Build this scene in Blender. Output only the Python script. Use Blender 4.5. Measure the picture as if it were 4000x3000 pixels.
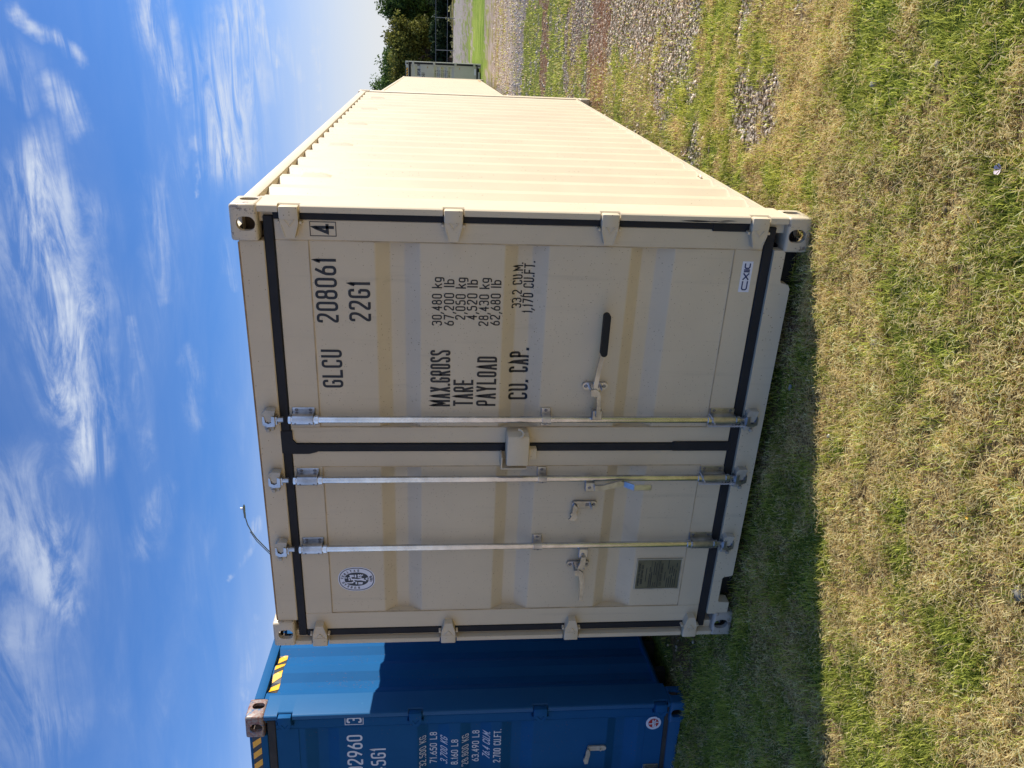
import bpy, bmesh, math, random
import numpy as np
from mathutils import Vector, Matrix

for o in list(bpy.data.objects):
    bpy.data.objects.remove(o)
SC = bpy.context.scene
COL = SC.collection
R = math.radians

# ------------------------------------------------------------------ camera
CAMPOS = (3.1819, -3.4286, 1.6998)
UR = Vector((0.9082, 0.41851, 0.00491)); UD = Vector((0.04362, -0.08299, -0.9956)); UF = Vector((-0.41626, 0.90441, -0.09363))
cam_d = bpy.data.cameras.new('camera'); cam = bpy.data.objects.new('camera', cam_d); COL.objects.link(cam)
cam_d.sensor_fit = 'HORIZONTAL'; cam_d.sensor_width = 36; cam_d.lens = 27.666
cam_d.clip_start = 0.05; cam_d.clip_end = 5000
mat = Matrix.Identity(4)
for i, v in enumerate((UD, UR, -UF)):          # the phone was held upright, the frame lies on its side
    for j in range(3): mat[j][i] = v[j]
mat.translation = CAMPOS
cam.matrix_world = mat
SC.camera = cam

# ------------------------------------------------------------------ light
SUN_EL, SUN_AZ = R(22.9), R(28.1)              # azimuth from +x towards +y
sd = Vector((math.cos(SUN_EL) * math.cos(SUN_AZ), math.cos(SUN_EL) * math.sin(SUN_AZ), math.sin(SUN_EL)))
sl = bpy.data.lights.new('sun', 'SUN'); sun = bpy.data.objects.new('sun', sl); COL.objects.link(sun)
sl.energy = 4.3; sl.angle = R(0.5); sl.color = (1.0, 0.955, 0.88)
sun.rotation_euler = sd.to_track_quat('Z', 'Y').to_euler()
SC.view_settings.view_transform = 'Standard'; SC.view_settings.look = 'None'
SC.view_settings.exposure = 0.72; SC.view_settings.gamma = 1.0
SC.view_settings.use_curve_mapping = False

W = bpy.data.worlds.new('World'); SC.world = W; W.use_nodes = True
nt = W.node_tree; nt.nodes.clear()
class NG:
    """small helper to write node graphs"""
    def __init__(s, tree): s.t = tree
    def n(s, typ, **kw):
        nd = s.t.nodes.new(typ)
        for k, v in kw.items(): setattr(nd, k, v)
        return nd
    def put(s, sock, v):
        if isinstance(v, bpy.types.NodeSocket): s.t.links.new(v, sock)
        elif v is not None: sock.default_value = v
    def m(s, op, a, b=None, c=None, clamp=False):
        nd = s.n('ShaderNodeMath', operation=op, use_clamp=clamp)
        s.put(nd.inputs[0], a); s.put(nd.inputs[1], b)
        if c is not None: s.put(nd.inputs[2], c)
        return nd.outputs[0]
    def v(s, op, a, b=None, scale=None):
        nd = s.n('ShaderNodeVectorMath', operation=op)
        s.put(nd.inputs[0], a)
        if b is not None: s.put(nd.inputs[1], b)
        if scale is not None: s.put(nd.inputs['Scale'], scale)
        return nd.outputs['Value'] if op in ('DOT_PRODUCT', 'LENGTH') else nd.outputs[0]
    def mix(s, f, a, b, mode='MIX'):
        nd = s.n('ShaderNodeMix', data_type='RGBA', blend_type=mode)
        s.put(nd.inputs[0], f); s.put(nd.inputs[6], a); s.put(nd.inputs[7], b)
        return nd.outputs[2]
    def noise(s, vec, scale, detail=3, rough=.55, dist=0, color=False):
        nd = s.n('ShaderNodeTexNoise'); s.put(nd.inputs['Vector'], vec)
        nd.inputs['Scale'].default_value = scale; nd.inputs['Detail'].default_value = detail
        nd.inputs['Roughness'].default_value = rough; nd.inputs['Distortion'].default_value = dist
        return nd.outputs['Color' if color else 'Fac']
    def ramp(s, f, lo, hi, a=0., b=1.):
        nd = s.n('ShaderNodeMapRange', interpolation_type='SMOOTHSTEP', clamp=True)
        s.put(nd.inputs[0], f); s.put(nd.inputs[1], lo); s.put(nd.inputs[2], hi); s.put(nd.inputs[3], a); s.put(nd.inputs[4], b)
        return nd.outputs[0]

g = NG(nt)
sky = g.n('ShaderNodeTexSky', sky_type='NISHITA', sun_disc=False)
sky.sun_elevation = SUN_EL; sky.sun_rotation = math.pi / 2 - SUN_AZ
sky.altitude = 200; sky.air_density = 1.0; sky.dust_density = 0.35; sky.ozone_density = 2.2
tc = g.n('ShaderNodeTexCoord'); D = tc.outputs['Generated']
sep = g.n('ShaderNodeSeparateXYZ'); g.put(sep.inputs[0], D)
dz = g.m('MAXIMUM', sep.outputs[2], 0.03)
cm = g.n('ShaderNodeCombineXYZ'); g.put(cm.inputs[0], g.m('DIVIDE', sep.outputs[0], dz)); g.put(cm.inputs[1], g.m('DIVIDE', sep.outputs[1], dz))
UV = cm.outputs[0]
mp = g.n('ShaderNodeMapping'); g.put(mp.inputs[0], UV); mp.inputs['Rotation'].default_value = (0, 0, R(62)); mp.inputs['Scale'].default_value = (0.8, 1.9, 1)
wisp = g.noise(mp.outputs[0], 2.3, 8, .66, 1.6)
mp2 = g.n('ShaderNodeMapping'); g.put(mp2.inputs[0], UV); mp2.inputs['Rotation'].default_value = (0, 0, R(50)); mp2.inputs['Scale'].default_value = (0.8, 1.6, 1)
wisp2 = g.noise(mp2.outputs[0], 1.1, 6, .6, .5)
# the direction is shifted by noise so that every streak frays
wob = g.noise(D, 14, 5, .6, 0, True)
wob0 = g.noise(D, 9, 6, .65, .4)
Dw = g.v('ADD', D, g.v('SCALE', g.v('SUBTRACT', wob, (.5, .5, .5)), scale=.055))
CL = [[-0.1507,0.8954,0.419,-0.2117,0.8822,0.4206,0.0228,0.039,1.0],[-0.2117,0.8822,0.4206,-0.2783,0.8669,0.4136,0.039,0.039,1.0],[-0.2783,0.8669,0.4136,-0.3854,0.8316,0.3999,0.039,0.026,1.0],[-0.3854,0.8316,0.3999,-0.4633,0.7964,0.3888,0.026,0.0195,1.0],[-0.0788,0.9119,0.4027,-0.1246,0.9149,0.384,0.0114,0.0098,0.9],[-0.0088,0.905,0.4252,-0.0251,0.9173,0.3973,0.0072,0.0072,0.8],[-0.0251,0.9173,0.3973,-0.0486,0.9254,0.376,0.0072,0.0059,0.8],[-0.0547,0.9019,0.4285,-0.1012,0.8987,0.4266,0.0195,0.0098,0.4],[0.0058,0.9531,0.3024,-0.0438,0.9544,0.2952,0.0124,0.0146,1.0],[-0.0438,0.9544,0.2952,-0.1013,0.9529,0.2859,0.0146,0.0065,1.0],[-0.0001,0.9755,0.22,-0.0683,0.9699,0.2338,0.0195,0.0358,0.85],[-0.0683,0.9699,0.2338,-0.1506,0.9577,0.2451,0.0358,0.026,0.85],[0.0085,0.9798,0.1996,-0.0536,0.9814,0.1842,0.0072,0.0065,0.6],[-0.0773,0.9573,0.2786,-0.1393,0.9517,0.2735,0.0046,0.0072,0.55],[-0.1393,0.9517,0.2735,-0.1895,0.944,0.2703,0.0072,0.002,0.55],[-0.1769,0.9308,0.3198,-0.2322,0.9191,0.3182,0.0114,0.0163,0.4],[-0.2322,0.9191,0.3182,-0.3026,0.901,0.3108,0.0163,0.0081,0.4],[-0.36,0.8855,0.2938,-0.4429,0.8498,0.2856,0.0065,0.0081,0.28],[-0.4701,0.755,0.4571,-0.535,0.73,0.4253,0.0358,0.0423,0.7],[-0.535,0.73,0.4253,-0.5823,0.7035,0.4074,0.0423,0.0195,0.7],[-0.6013,0.6677,0.4388,-0.6717,0.6157,0.412,0.0423,0.0358,0.45],[-0.4978,0.8082,0.3146,-0.5527,0.7658,0.3287,0.0114,0.0163,0.35],[-0.5584,0.8013,0.2149,-0.5803,0.7812,0.2304,0.0052,0.0046,0.6],[-0.5803,0.7812,0.2304,-0.5987,0.7625,0.2454,0.0046,0.0026,0.6],[-0.5885,0.7772,0.2229,-0.6122,0.7599,0.2185,0.0029,0.002,0.3],[-0.6384,0.7414,0.2068,-0.6789,0.7028,0.2125,0.0039,0.0072,0.35],[-0.6789,0.7028,0.2125,-0.7126,0.6678,0.2152,0.0072,0.0052,0.35],[-0.2499,0.9358,0.2488,-0.2993,0.9237,0.2392,0.0091,0.0052,0.3],[-0.0119,0.9904,0.1374,-0.1076,0.9844,0.1392,0.0033,0.0026,0.4],[-0.0265,0.9848,0.1714,-0.0746,0.9847,0.1576,0.013,0.0033,0.3],[-0.0166,0.9681,0.2498,-0.1611,0.9424,0.2932,0.0033,0.0065,0.15],[-0.326,0.8774,0.3519,-0.4739,0.814,0.3358,0.0052,0.0065,0.25],[-0.3183,0.8545,0.4105,-0.4167,0.8307,0.3692,0.0195,0.0195,0.3]]
acc = None
for c in CL:
    a = Vector(c[:3]); b = Vector(c[3:6]); ba = b - a
    pa = g.v('SUBTRACT', Dw, tuple(a))
    h = g.m('MULTIPLY', g.v('DOT_PRODUCT', pa, tuple(ba)), 1 / ba.length_squared, clamp=True)
    dist = g.v('LENGTH', g.v('SUBTRACT', pa, g.v('SCALE', tuple(ba), scale=h)))
    wd = g.m('MULTIPLY_ADD', h, (c[7] - c[6]) * 2.0, c[6] * 2.0)
    dn = g.m('MULTIPLY', g.m('POWER', g.ramp(g.m('DIVIDE', dist, wd), 0.0, 1.0, 1.0, 0.0), 1.3), c[8])
    acc = dn if acc is None else g.m('MAXIMUM', acc, dn)
cl = g.m('MULTIPLY', g.m('MULTIPLY', acc, .78), g.m('MULTIPLY', g.ramp(wisp, .34, .66, .02, 1.3), g.ramp(wob0, .3, .6, .6, 1.1)))
gen = g.m('MULTIPLY', g.m('MULTIPLY', g.ramp(wisp, .42, .8), g.ramp(wisp2, .45, .75)), .2)
low = g.ramp(sep.outputs[2], .2, .0, 0, .5)
cl = g.m('ADD', g.m('ADD', cl, gen), g.m('MULTIPLY', g.ramp(wisp2, .3, .7), .07), clamp=True)
skc = g.mix(1, sky.outputs[0], (0.29, 0.47, 0.76, 1), 'MULTIPLY')
cloudc = (3.0, 3.3, 3.8, 1)
c1 = g.mix(g.m('MULTIPLY', cl, .9), skc, cloudc)
hz = g.ramp(sep.outputs[2], .27, .04, 0, .95)
c2 = g.mix(hz, c1, (3.4, 3.4, 3.4, 1))
bg = g.n('ShaderNodeBackground'); g.put(bg.inputs[0], c2); bg.inputs[1].default_value = 0.145
wo = g.n('ShaderNodeOutputWorld'); g.put(wo.inputs[0], bg.outputs[0])

# ------------------------------------------------------------------ materials
def newmat(name):
    m = bpy.data.materials.new(name); m.use_nodes = True
    t = m.node_tree; b = t.nodes['Principled BSDF']
    return m, NG(t), b
def simple(name, col, rough=.5, metal=0., bump=0, bscale=200, var=0.):
    m, g, b = newmat(name)
    b.inputs['Roughness'].default_value = rough; b.inputs['Metallic'].default_value = metal
    o = g.n('ShaderNodeTexCoord').outputs['Object']
    c = (*col, 1)
    if var:
        f = g.noise(o, 9, 5, .65)
        c = g.mix(g.ramp(f, .3, .7), tuple(x * (1 - var) for x in col) + (1,), tuple(min(1, x * (1 + var)) for x in col) + (1,))
    g.put(b.inputs['Base Color'], c)
    if bump:
        bn = g.n('ShaderNodeBump'); bn.inputs['Strength'].default_value = bump; bn.inputs['Distance'].default_value = .001
        g.put(bn.inputs['Height'], g.noise(o, bscale, 3)); g.put(b.inputs['Normal'], bn.outputs[0])
    return m
def paint(name, col, specks=.5, rust=(.16, .07, .025), chips=0., scratch=0., rough=.42, grime=.25, scr_col=None, spec=.5):
    m, g, b = newmat(name); b.inputs['Specular IOR Level'].default_value = spec
    o = g.n('ShaderNodeTexCoord').outputs['Object']
    big = g.noise(o, 1.7, 4, .6)
    c = g.mix(g.ramp(big, .25, .75), tuple(x * .94 for x in col) + (1,), tuple(min(1, x * 1.05) for x in col) + (1,))
    # runs of dirt down the steel
    mpn = g.n('ShaderNodeMapping'); g.put(mpn.inputs[0], o); mpn.inputs['Scale'].default_value = (14, 14, .8)
    run = g.ramp(g.noise(mpn.outputs[0], 1.6, 4, .6), .56, .8)
    c = g.mix(g.m('MULTIPLY', run, grime), c, tuple(x * .72 for x in col) + (1,))
    if specks:
        vo = g.n('ShaderNodeTexVoronoi'); g.put(vo.inputs['Vector'], o); vo.inputs['Scale'].default_value = 95
        wh = g.n('ShaderNodeSeparateColor'); g.put(wh.inputs[0], vo.outputs['Color'])
        reg = g.ramp(g.noise(o, 3.1, 3), .42, .62)
        keep = g.m('GREATER_THAN', g.m('ADD', wh.outputs[0], g.m('MULTIPLY', reg, .25)), 1.02 - specks * .2)
        dot = g.m('MULTIPLY', g.m('LESS_THAN', vo.outputs['Distance'], g.m('MULTIPLY_ADD', wh.outputs[1], .16, .07)), keep)
        c = g.mix(g.m('MULTIPLY', dot, .8), c, (*rust, 1))
    if scratch:
        mpx = g.n('ShaderNodeMapping'); g.put(mpx.inputs[0], o); mpx.inputs['Scale'].default_value = (9, 9, 1.4)
        mpx.inputs['Rotation'].default_value = (R(7), R(5), 0)
        s1 = g.m('MULTIPLY', g.ramp(g.noise(mpx.outputs[0], 7, 6, .72), .66, .70), g.ramp(g.noise(o, 2.2, 2), .45, .62))
        c = g.mix(g.m('MULTIPLY', s1, scratch), c, (*(scr_col or rust), 1))
    if chips:
        n1 = g.noise(o, 19, 8, .72); n2 = g.noise(o, 55, 4, .7)
        ch = g.ramp(g.m('MULTIPLY_ADD', n2, .35, n1), .78 - chips * .25, .80 - chips * .25)
        rc = g.mix(g.ramp(n2, .35, .65), (*rust, 1), (.30, .26, .21, 1))
        c = g.mix(g.m('MULTIPLY', ch, .92), c, rc)
    g.put(b.inputs['Base Color'], c)
    b.inputs['Roughness'].default_value = rough
    bn = g.n('ShaderNodeBump'); bn.inputs['Strength'].default_value = .12; bn.inputs['Distance'].default_value = .002
    g.put(bn.inputs['Height'], g.m('ADD', g.noise(o, 260, 2), g.m('MULTIPLY', g.noise(o, 6, 2), 2.0)))
    g.put(b.inputs['Normal'], bn.outputs[0])
    return m
BEIGE = (.635, .53, .37)
M = {}
M['beige'] = paint('beige_paint', BEIGE, specks=.95, grime=.4, rough=.5, spec=.3)
M['beige_side'] = paint('beige_side_paint', BEIGE, specks=.12, scratch=.35, scr_col=(.33, .30, .25), grime=.12)
M['beige_worn'] = paint('beige_worn_paint', (.60, .50, .35), specks=.5, chips=.05, scratch=.5, scr_col=(.2, .13, .09))
M['beige_grey'] = paint('beige_primer_grey', (.42, .38, .32), specks=.5, chips=.2)
M['blue'] = paint('blue_paint', (.013, .090, .225), specks=.15, rust=(.2, .09, .03), scratch=.2, scr_col=(.06, .22, .45), rough=.6, spec=.05)
M['blue_post'] = paint('blue_post_paint', (.018, .104, .24), specks=.35, rust=(.25, .16, .1), scratch=.7, scr_col=(.14, .34, .5), chips=0, spec=.18)
M['blue_cast'] = paint('rusty_blue_casting', (.05, .11, .2), specks=.2, rust=(.22, .07, .03), chips=.75)
M['grey'] = paint('grey_green_paint', (.50, .50, .42), specks=.2, rust=(.3, .18, .05), scratch=.4)
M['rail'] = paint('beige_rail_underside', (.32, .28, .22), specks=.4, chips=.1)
M['rubber'] = simple('black_rubber', (.010, .010, .012), .75, bump=.2, var=.25)
M['rubber_old'] = simple('grey_old_rubber', (.03, .028, .026), .75, var=.3)
M['zinc'] = simple('galvanised_steel', (.60, .62, .66), .22, .96, bump=.2, bscale=60, var=.18)
M['zinc_flat'] = simple('dull_galvanised_plate', (.44, .45, .47), .30, .93, bump=.3, bscale=60, var=.3)
M['zinc_dark'] = simple('dull_zinc', (.22, .22, .23), .5, .7, var=.3)
M['cast_metal'] = simple('cast_keeper_metal', (.45, .41, .33), .5, .15, bump=.4, bscale=90, var=.2)
M['ink'] = simple('black_lettering', (.008, .008, .009), .4)
M['white'] = simple('white_lettering', (.62, .64, .68), .45)
M['decal'] = simple('white_sticker', (.72, .73, .80), .35)
M['navy'] = simple('navy_print', (.012, .03, .13), .4)
M['charcoal'] = simple('charcoal_print', (.022, .026, .032), .4)
M['red'] = simple('red_print', (.45, .02, .02), .4)
M['grip'] = simple('black_plastic_grip', (.004, .004, .004), .7)
M['plate'] = simple('stamped_data_plate', (.15, .15, .10), .45, .4, var=.15)
M['dark'] = simple('dark_underside', (.018, .016, .014), .8)
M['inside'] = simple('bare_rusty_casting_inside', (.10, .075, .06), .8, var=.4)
M['weld'] = simple('rust_tinged_weld', (.50, .38, .23), .6, var=.25)
M['hole'] = simple('rivet_hole_black', (.003, .003, .003), .9)
M['yellow'] = simple('yellow_reflective_tape', (.85, .42, .01), .35)
M['tapeblack'] = simple('black_tape', (.02, .022, .025), .4)
M['caulk'] = simple('pale_sealant', (.72, .68, .58), .5)
M['scuff'] = simple('blue_grey_scuff', (.40, .42, .44), .6, var=.4)
M['scuffdark'] = simple('dark_scuff', (.09, .07, .06), .6)
M['rope'] = simple('frayed_white_cord', (.55, .52, .50), .9, bump=.5, bscale=400)
M['rustline'] = simple('rust_stained_seam', (.32, .20, .10), .7, var=.3)
M['stain'] = simple('yellowish_rust_stain', (.42, .32, .16), .7, var=.2)
M['lampgrey'] = simple('grey_lamp_metal', (.2, .21, .22), .5, .3)
M['fence'] = simple('grey_pipe_steel', (.16, .17, .17), .5, .4)

def attrmat(name, rough=.8, trans=0., attr='col', bump=0., mul=1.):
    m, g, b = newmat(name)
    a = g.n('ShaderNodeAttribute', attribute_name=attr)
    g.put(b.inputs['Base Color'], a.outputs['Color']); b.inputs['Roughness'].default_value = rough
    b.inputs['Specular IOR Level'].default_value = .12
    if trans:
        tr = g.n('ShaderNodeBsdfTranslucent'); g.put(tr.inputs[0], a.outputs['Color'])
        mx = g.n('ShaderNodeMixShader'); mx.inputs[0].default_value = trans
        out = [n for n in g.t.nodes if n.type == 'OUTPUT_MATERIAL'][0]
        g.put(mx.inputs[1], b.outputs[0]); g.put(mx.inputs[2], tr.outputs[0]); g.put(out.inputs[0], mx.outputs[0])
    return m
M['blade'] = attrmat('grass_blades', .5, .48)
M['leaf'] = attrmat('tree_leaves', .65, .3)
M['stone'] = attrmat('gravel_stone', .8)
M['petalm'] = simple('pale_pink_petal', (.62, .50, .48), .7)
M['bark'] = simple('tree_bark', (.05, .036, .028), .9, bump=.8, bscale=8, var=.4)

# ------------------------------------------------------------------ object helpers
def tag(o, label=None, cat=None, group=None, kind=None):
    if label: o['label'] = label
    if cat: o['category'] = cat
    if group: o['group'] = group
    if kind: o['kind'] = kind
    return o
def link(name, me, mt=None, parent=None):
    o = bpy.data.objects.new(name, me); COL.objects.link(o)
    if mt is not None and len(me.materials) == 0: me.materials.append(mt)
    if parent is not None: o.parent = parent
    return o
def empty(name, loc, rz=0):
    o = bpy.data.objects.new(name, None); COL.objects.link(o); o.location = loc; o.rotation_euler = (0, 0, rz)
    o.empty_display_size = .1
    return o
class MB:
    def __init__(s): s.v = []; s.f = []; s.mi = []; s.cur = 0
    def add(s, vs, fs):
        n = len(s.v); s.v += [tuple(p) for p in vs]; s.f += [tuple(i + n for i in f) for f in fs]; s.mi += [s.cur] * len(fs)
    def box(s, x0, x1, y0, y1, z0, z1):
        vs = [(x, y, z) for x in (x0, x1) for y in (y0, y1) for z in (z0, z1)]
        s.add(vs, [(0, 1, 3, 2), (4, 6, 7, 5), (0, 4, 5, 1), (2, 3, 7, 6), (0, 2, 6, 4), (1, 5, 7, 3)])
    def rbox(s, x0, x1, y0, y1, z0, z1, b=.004, seg=1):
        bm = bmesh.new(); bmesh.ops.create_cube(bm, size=1)
        for v in bm.verts: v.co = Vector(((x0 + x1) / 2 + v.co.x * (x1 - x0), (y0 + y1) / 2 + v.co.y * (y1 - y0), (z0 + z1) / 2 + v.co.z * (z1 - z0)))
        bmesh.ops.bevel(bm, geom=bm.edges[:], offset=b, segments=seg, profile=.5, affect='EDGES')
        s.frombm(bm)
    def frombm(s, bm):
        bm.verts.index_update(); s.add([v.co[:] for v in bm.verts], [[v.index for v in f.verts] for f in bm.faces]); bm.free()
    def prism(s, pts, axis, a, b):
        """pts: closed 2D outline in the two other axes (cyclic order), extruded along axis"""
        n = len(pts)
        def P(u, v, w): return {'x': (w, u, v), 'y': (u, w, v), 'z': (u, v, w)}[axis]
        vs = [P(u, v, a) for u, v in pts] + [P(u, v, b) for u, v in pts]
        fs = [(i, (i + 1) % n, (i + 1) % n + n, i + n) for i in range(n)] + [tuple(range(n))[::-1], tuple(range(n, 2 * n))]
        s.add(vs, fs)
    def strip(s, pts, axis, a, b):
        """open 2D polyline swept along axis (sheet)"""
        n = len(pts)
        def P(u, v, w): return {'x': (w, u, v), 'y': (u, w, v), 'z': (u, v, w)}[axis]
        s.add([P(u, v, a) for u, v in pts] + [P(u, v, b) for u, v in pts], [(i, i + 1, i + 1 + n, i + n) for i in range(n - 1)])
    def tube(s, pts, r, n=10, cap=True):
        pts = [Vector(p) for p in pts]; rs = r if isinstance(r, (list, tuple)) else [r] * len(pts)
        rings = []; prev = None
        for i, p in enumerate(pts):
            t = (pts[min(i + 1, len(pts) - 1)] - pts[max(i - 1, 0)]).normalized()
            u = prev if prev is not None else (Vector((1, 0, 0)) if abs(t.x) < .8 else Vector((0, 1, 0)))
            u = (u - t * u.dot(t)).normalized(); prev = u; w = t.cross(u)
            rings.append([p + (u * math.cos(2 * math.pi * k / n) + w * math.sin(2 * math.pi * k / n)) * rs[i] for k in range(n)])
        vs = [v for ring in rings for v in ring]
        fs = [(i * n + k, i * n + (k + 1) % n, (i + 1) * n + (k + 1) % n, (i + 1) * n + k) for i in range(len(pts) - 1) for k in range(n)]
        if cap: fs += [tuple(range(n))[::-1], tuple(range((len(pts) - 1) * n, len(pts) * n))]
        s.add(vs, fs)
    def dome(s, c, r, h, axis_y=-1):
        """flat rivet head facing -y"""
        n = 10; cx, cy, cz = c
        a = [(cx + r * math.cos(2 * math.pi * k / n), cy, cz + r * math.sin(2 * math.pi * k / n)) for k in range(n)]
        b_ = [(cx + .7 * r * math.cos(2 * math.pi * k / n), cy + axis_y * h, cz + .7 * r * math.sin(2 * math.pi * k / n)) for k in range(n)]
        s.add(a + b_, [(k, (k + 1) % n, (k + 1) % n + n, k + n) for k in range(n)] + [tuple(range(n, 2 * n))])
    def build(s, name, mt, parent=None, smooth=32, flip=True):
        me = bpy.data.meshes.new(name); me.from_pydata(s.v, [], s.f)
        mts = mt if isinstance(mt, (list, tuple)) else [mt]
        for q in mts: me.materials.append(q)
        if len(mts) > 1: me.polygons.foreach_set('material_index', s.mi)
        bm = bmesh.new(); bm.from_mesh(me)
        if flip: bmesh.ops.recalc_face_normals(bm, faces=bm.faces[:])
        bm.to_mesh(me); bm.free()
        if smooth:
            me.polygons.foreach_set('use_smooth', [True] * len(me.polygons)); me.set_sharp_from_angle(angle=R(smooth))
        me.update()
        return link(name, me, None, parent)
def rrect(x0, x1, z0, z1, r, n=5):
    out = []
    for cx, cz, a0 in ((x1 - r, z1 - r, 0), (x0 + r, z1 - r, 90), (x0 + r, z0 + r, 180), (x1 - r, z0 + r, 270)):
        for k in range(n + 1):
            a = R(a0 + 90 * k / n); out.append((cx + r * math.cos(a), cz + r * math.sin(a)))
    return out
def npmesh(name, verts, tris, mt, col=None, parent=None, smooth=False):
    me = bpy.data.meshes.new(name); nv, nf = len(verts), len(tris)
    me.vertices.add(nv); me.vertices.foreach_set('co', verts.astype(np.float32).ravel())
    me.loops.add(nf * 3); me.loops.foreach_set('vertex_index', tris.astype(np.int32).ravel())
    me.polygons.add(nf); me.polygons.foreach_set('loop_start', np.arange(0, nf * 3, 3, dtype=np.int32))
    if col is not None:
        a = me.color_attributes.new('col', 'FLOAT_COLOR', 'POINT')
        c4 = np.ones((nv, 4), np.float32); c4[:, :3] = col; a.data.foreach_set('color', c4.ravel())
    if smooth: me.polygons.foreach_set('use_smooth', np.ones(nf, bool))
    me.update(calc_edges=True)
    return link(name, me, mt, parent)

# ------------------------------------------------------------------ numpy noise
RG = np.random.default_rng(7)
_tab = RG.random((256, 256))
def vnoise(x, y, s):
    x = np.asarray(x) * s + 1000.3; y = np.asarray(y) * s + 1000.7
    xi = np.floor(x).astype(int); yi = np.floor(y).astype(int); fx = x - xi; fy = y - yi
    fx = fx * fx * (3 - 2 * fx); fy = fy * fy * (3 - 2 * fy)
    t = lambda a, b: _tab[a & 255, b & 255]
    return (t(xi, yi) * (1 - fx) + t(xi + 1, yi) * fx) * (1 - fy) + (t(xi, yi + 1) * (1 - fx) + t(xi + 1, yi + 1) * fx) * fy
def fbm(x, y, s, o=4):
    r = 0; a = .5; tot = 0
    for k in range(o): r = r + a * vnoise(x + 17.3 * k, y - 9.1 * k, s * 2 ** k); tot += a; a *= .5
    return r / tot
def sstep(x, a, b):
    t = np.clip((x - a) / (b - a), 0, 1); return t * t * (3 - 2 * t)

# ------------------------------------------------------------------ layout numbers
CW = 2.438
BL_YAW = 0.12; BL_C = (-0.9032, 0.3501); BL_Z = .02
def gz(x, y):
    x = np.asarray(x, float); y = np.asarray(y, float)
    r = np.hypot(x - 1, y)
    z = .12 * sstep(y, 8, 15) + .055 * sstep(-x, .45, 1.2) * sstep(y, -.6, .2) * (1 - sstep(y, 8, 12))
    bump = (fbm(x, y, 1.3, 3) - .5) * .05 + (fbm(x, y, 7, 2) - .5) * .012
    near = sstep(np.maximum(np.maximum(-x, x - CW), np.maximum(-y, y - 6.06)), 0, .5)
    return z + bump * near - .004
BANDS = [(-99, 2.75, 0), (2.75, 4.1, 1), (4.1, 4.8, 0), (4.8, 5.3, 1), (5.3, 6.5, 2), (6.5, 7.25, 0), (7.25, 8.0, 3), (8.0, 10.2, 0),
         (10.2, 11.2, 2), (11.2, 12.7, 0), (12.7, 18.5, 1), (18.5, 27, 3), (27, 38, 4), (38, 56, 3), (56, 96, 1), (96, 104, 5), (104, 9999, 6)]
def cover(x, y):
    """returns gravel, dirt(red), green(0..1 lush), dry share, for each point"""
    x = np.asarray(x, float); y = np.asarray(y, float)
    yw = y * (1 + .26 * (fbm(x, y, .9, 3) - .5) + .16 * (fbm(x, y, 3.5, 3) - .5)) + .5 * (fbm(x, y, 2.1, 3) - .5) + np.where((y > 40), (4.5 - x) * -1.2, 0)
    G = np.zeros_like(x); Dt = np.zeros_like(x); L = np.full_like(x, .5)
    pn = fbm(x + 31, y, 3.0, 4)
    for a, b, t in BANDS:
        m = (yw >= a) & (yw < b)
        if t == 1: G[m] = np.where(pn[m] > .36, .9, .45); L[m] = .5
        if t == 2: G[m] = .55; Dt[m] = .85; L[m] = .35
        if t == 3: G[m] = np.where(pn[m] > .48, .9, .15); Dt[m] = .25; L[m] = .45
        if t == 0 and a > 0: L[m] = .70; G[m] = np.where(pn[m] > .62, .6, .05)
        if t == 4: L[m] = 1.0
        if t == 5: Dt[m] = .7; L[m] = .2
        if t == 6: L[m] = .55
    wide = sstep(x + .6 * (pn - .5), 2.8, 3.1) * (y > 2.1) * (y < 7.6)
    G = np.maximum(G, wide * .9); Dt = np.maximum(Dt, wide * sstep(-np.abs(y - 5.6), -.35, -.15) * .9)
    # behind and left of the containers: lawn
    side = sstep(2.9 - x, 0, .25) * (y < 6) * (y > 2.5)
    G = G * (1 - .75 * side)
    lawn = (x < .2) & (y < 30)
    G = np.where(lawn, .05, G); Dt = np.where(lawn, .1, Dt)
    gap = sstep(x, -1.05, -.8) * sstep(-x, -.15, .1) * sstep(y, .15, .6) * (y < 14)
    Dt = np.maximum(Dt, gap * .8); G = np.maximum(G, gap * .35 * (pn > .5))
    for cx, cy, r, s in ((2.82, 1.02, .20, 1), (2.86, .80, .17, 1), (2.72, .92, .15, 1), (3.25, 1.25, .16, .8), (3.35, .5, .14, .6), (2.45, 1.9, .22, .8), (2.85, 2.9, .3, 1), (2.6, 2.7, .25, .7), (2.9, 2.1, .14, .7), (2.25, .15, .12, .5), (3.3, -.5, .15, .25)):
        d = np.hypot(x - cx, y - cy) + (fbm(x, y, 9, 4) - .5) * .45
        k = sstep(-d, -r * 1.35, -r * .45) * s
        G = np.maximum(G, k)
    L = np.where((y < 2.75), sstep(.5 + .55 * (fbm(x + 5, y + 8, 1.1, 3) - .5) + .75 * (fbm(x, y, 4.2, 3) - .5) + .08 * sstep(-y, 1.0, 1.9) + .04 * (x > 2.4), .41, .71), L)
    L = np.maximum(L, .85 * sstep(-x, -.9, .1) * sstep(y, -1.2, -.7) * (.65 + .5 * (fbm(x, y, 5, 2) > .45)))
    Dt = np.maximum(Dt, .85 * sstep(-np.abs(y - .03), -.10, -.04) * (x > 0) * (x < 2.2))
    # narrow strip along the foot of the big container stays greener
    return np.clip(G, 0, 1), np.clip(Dt, 0, 1), np.clip(L, 0, 1)
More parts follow.
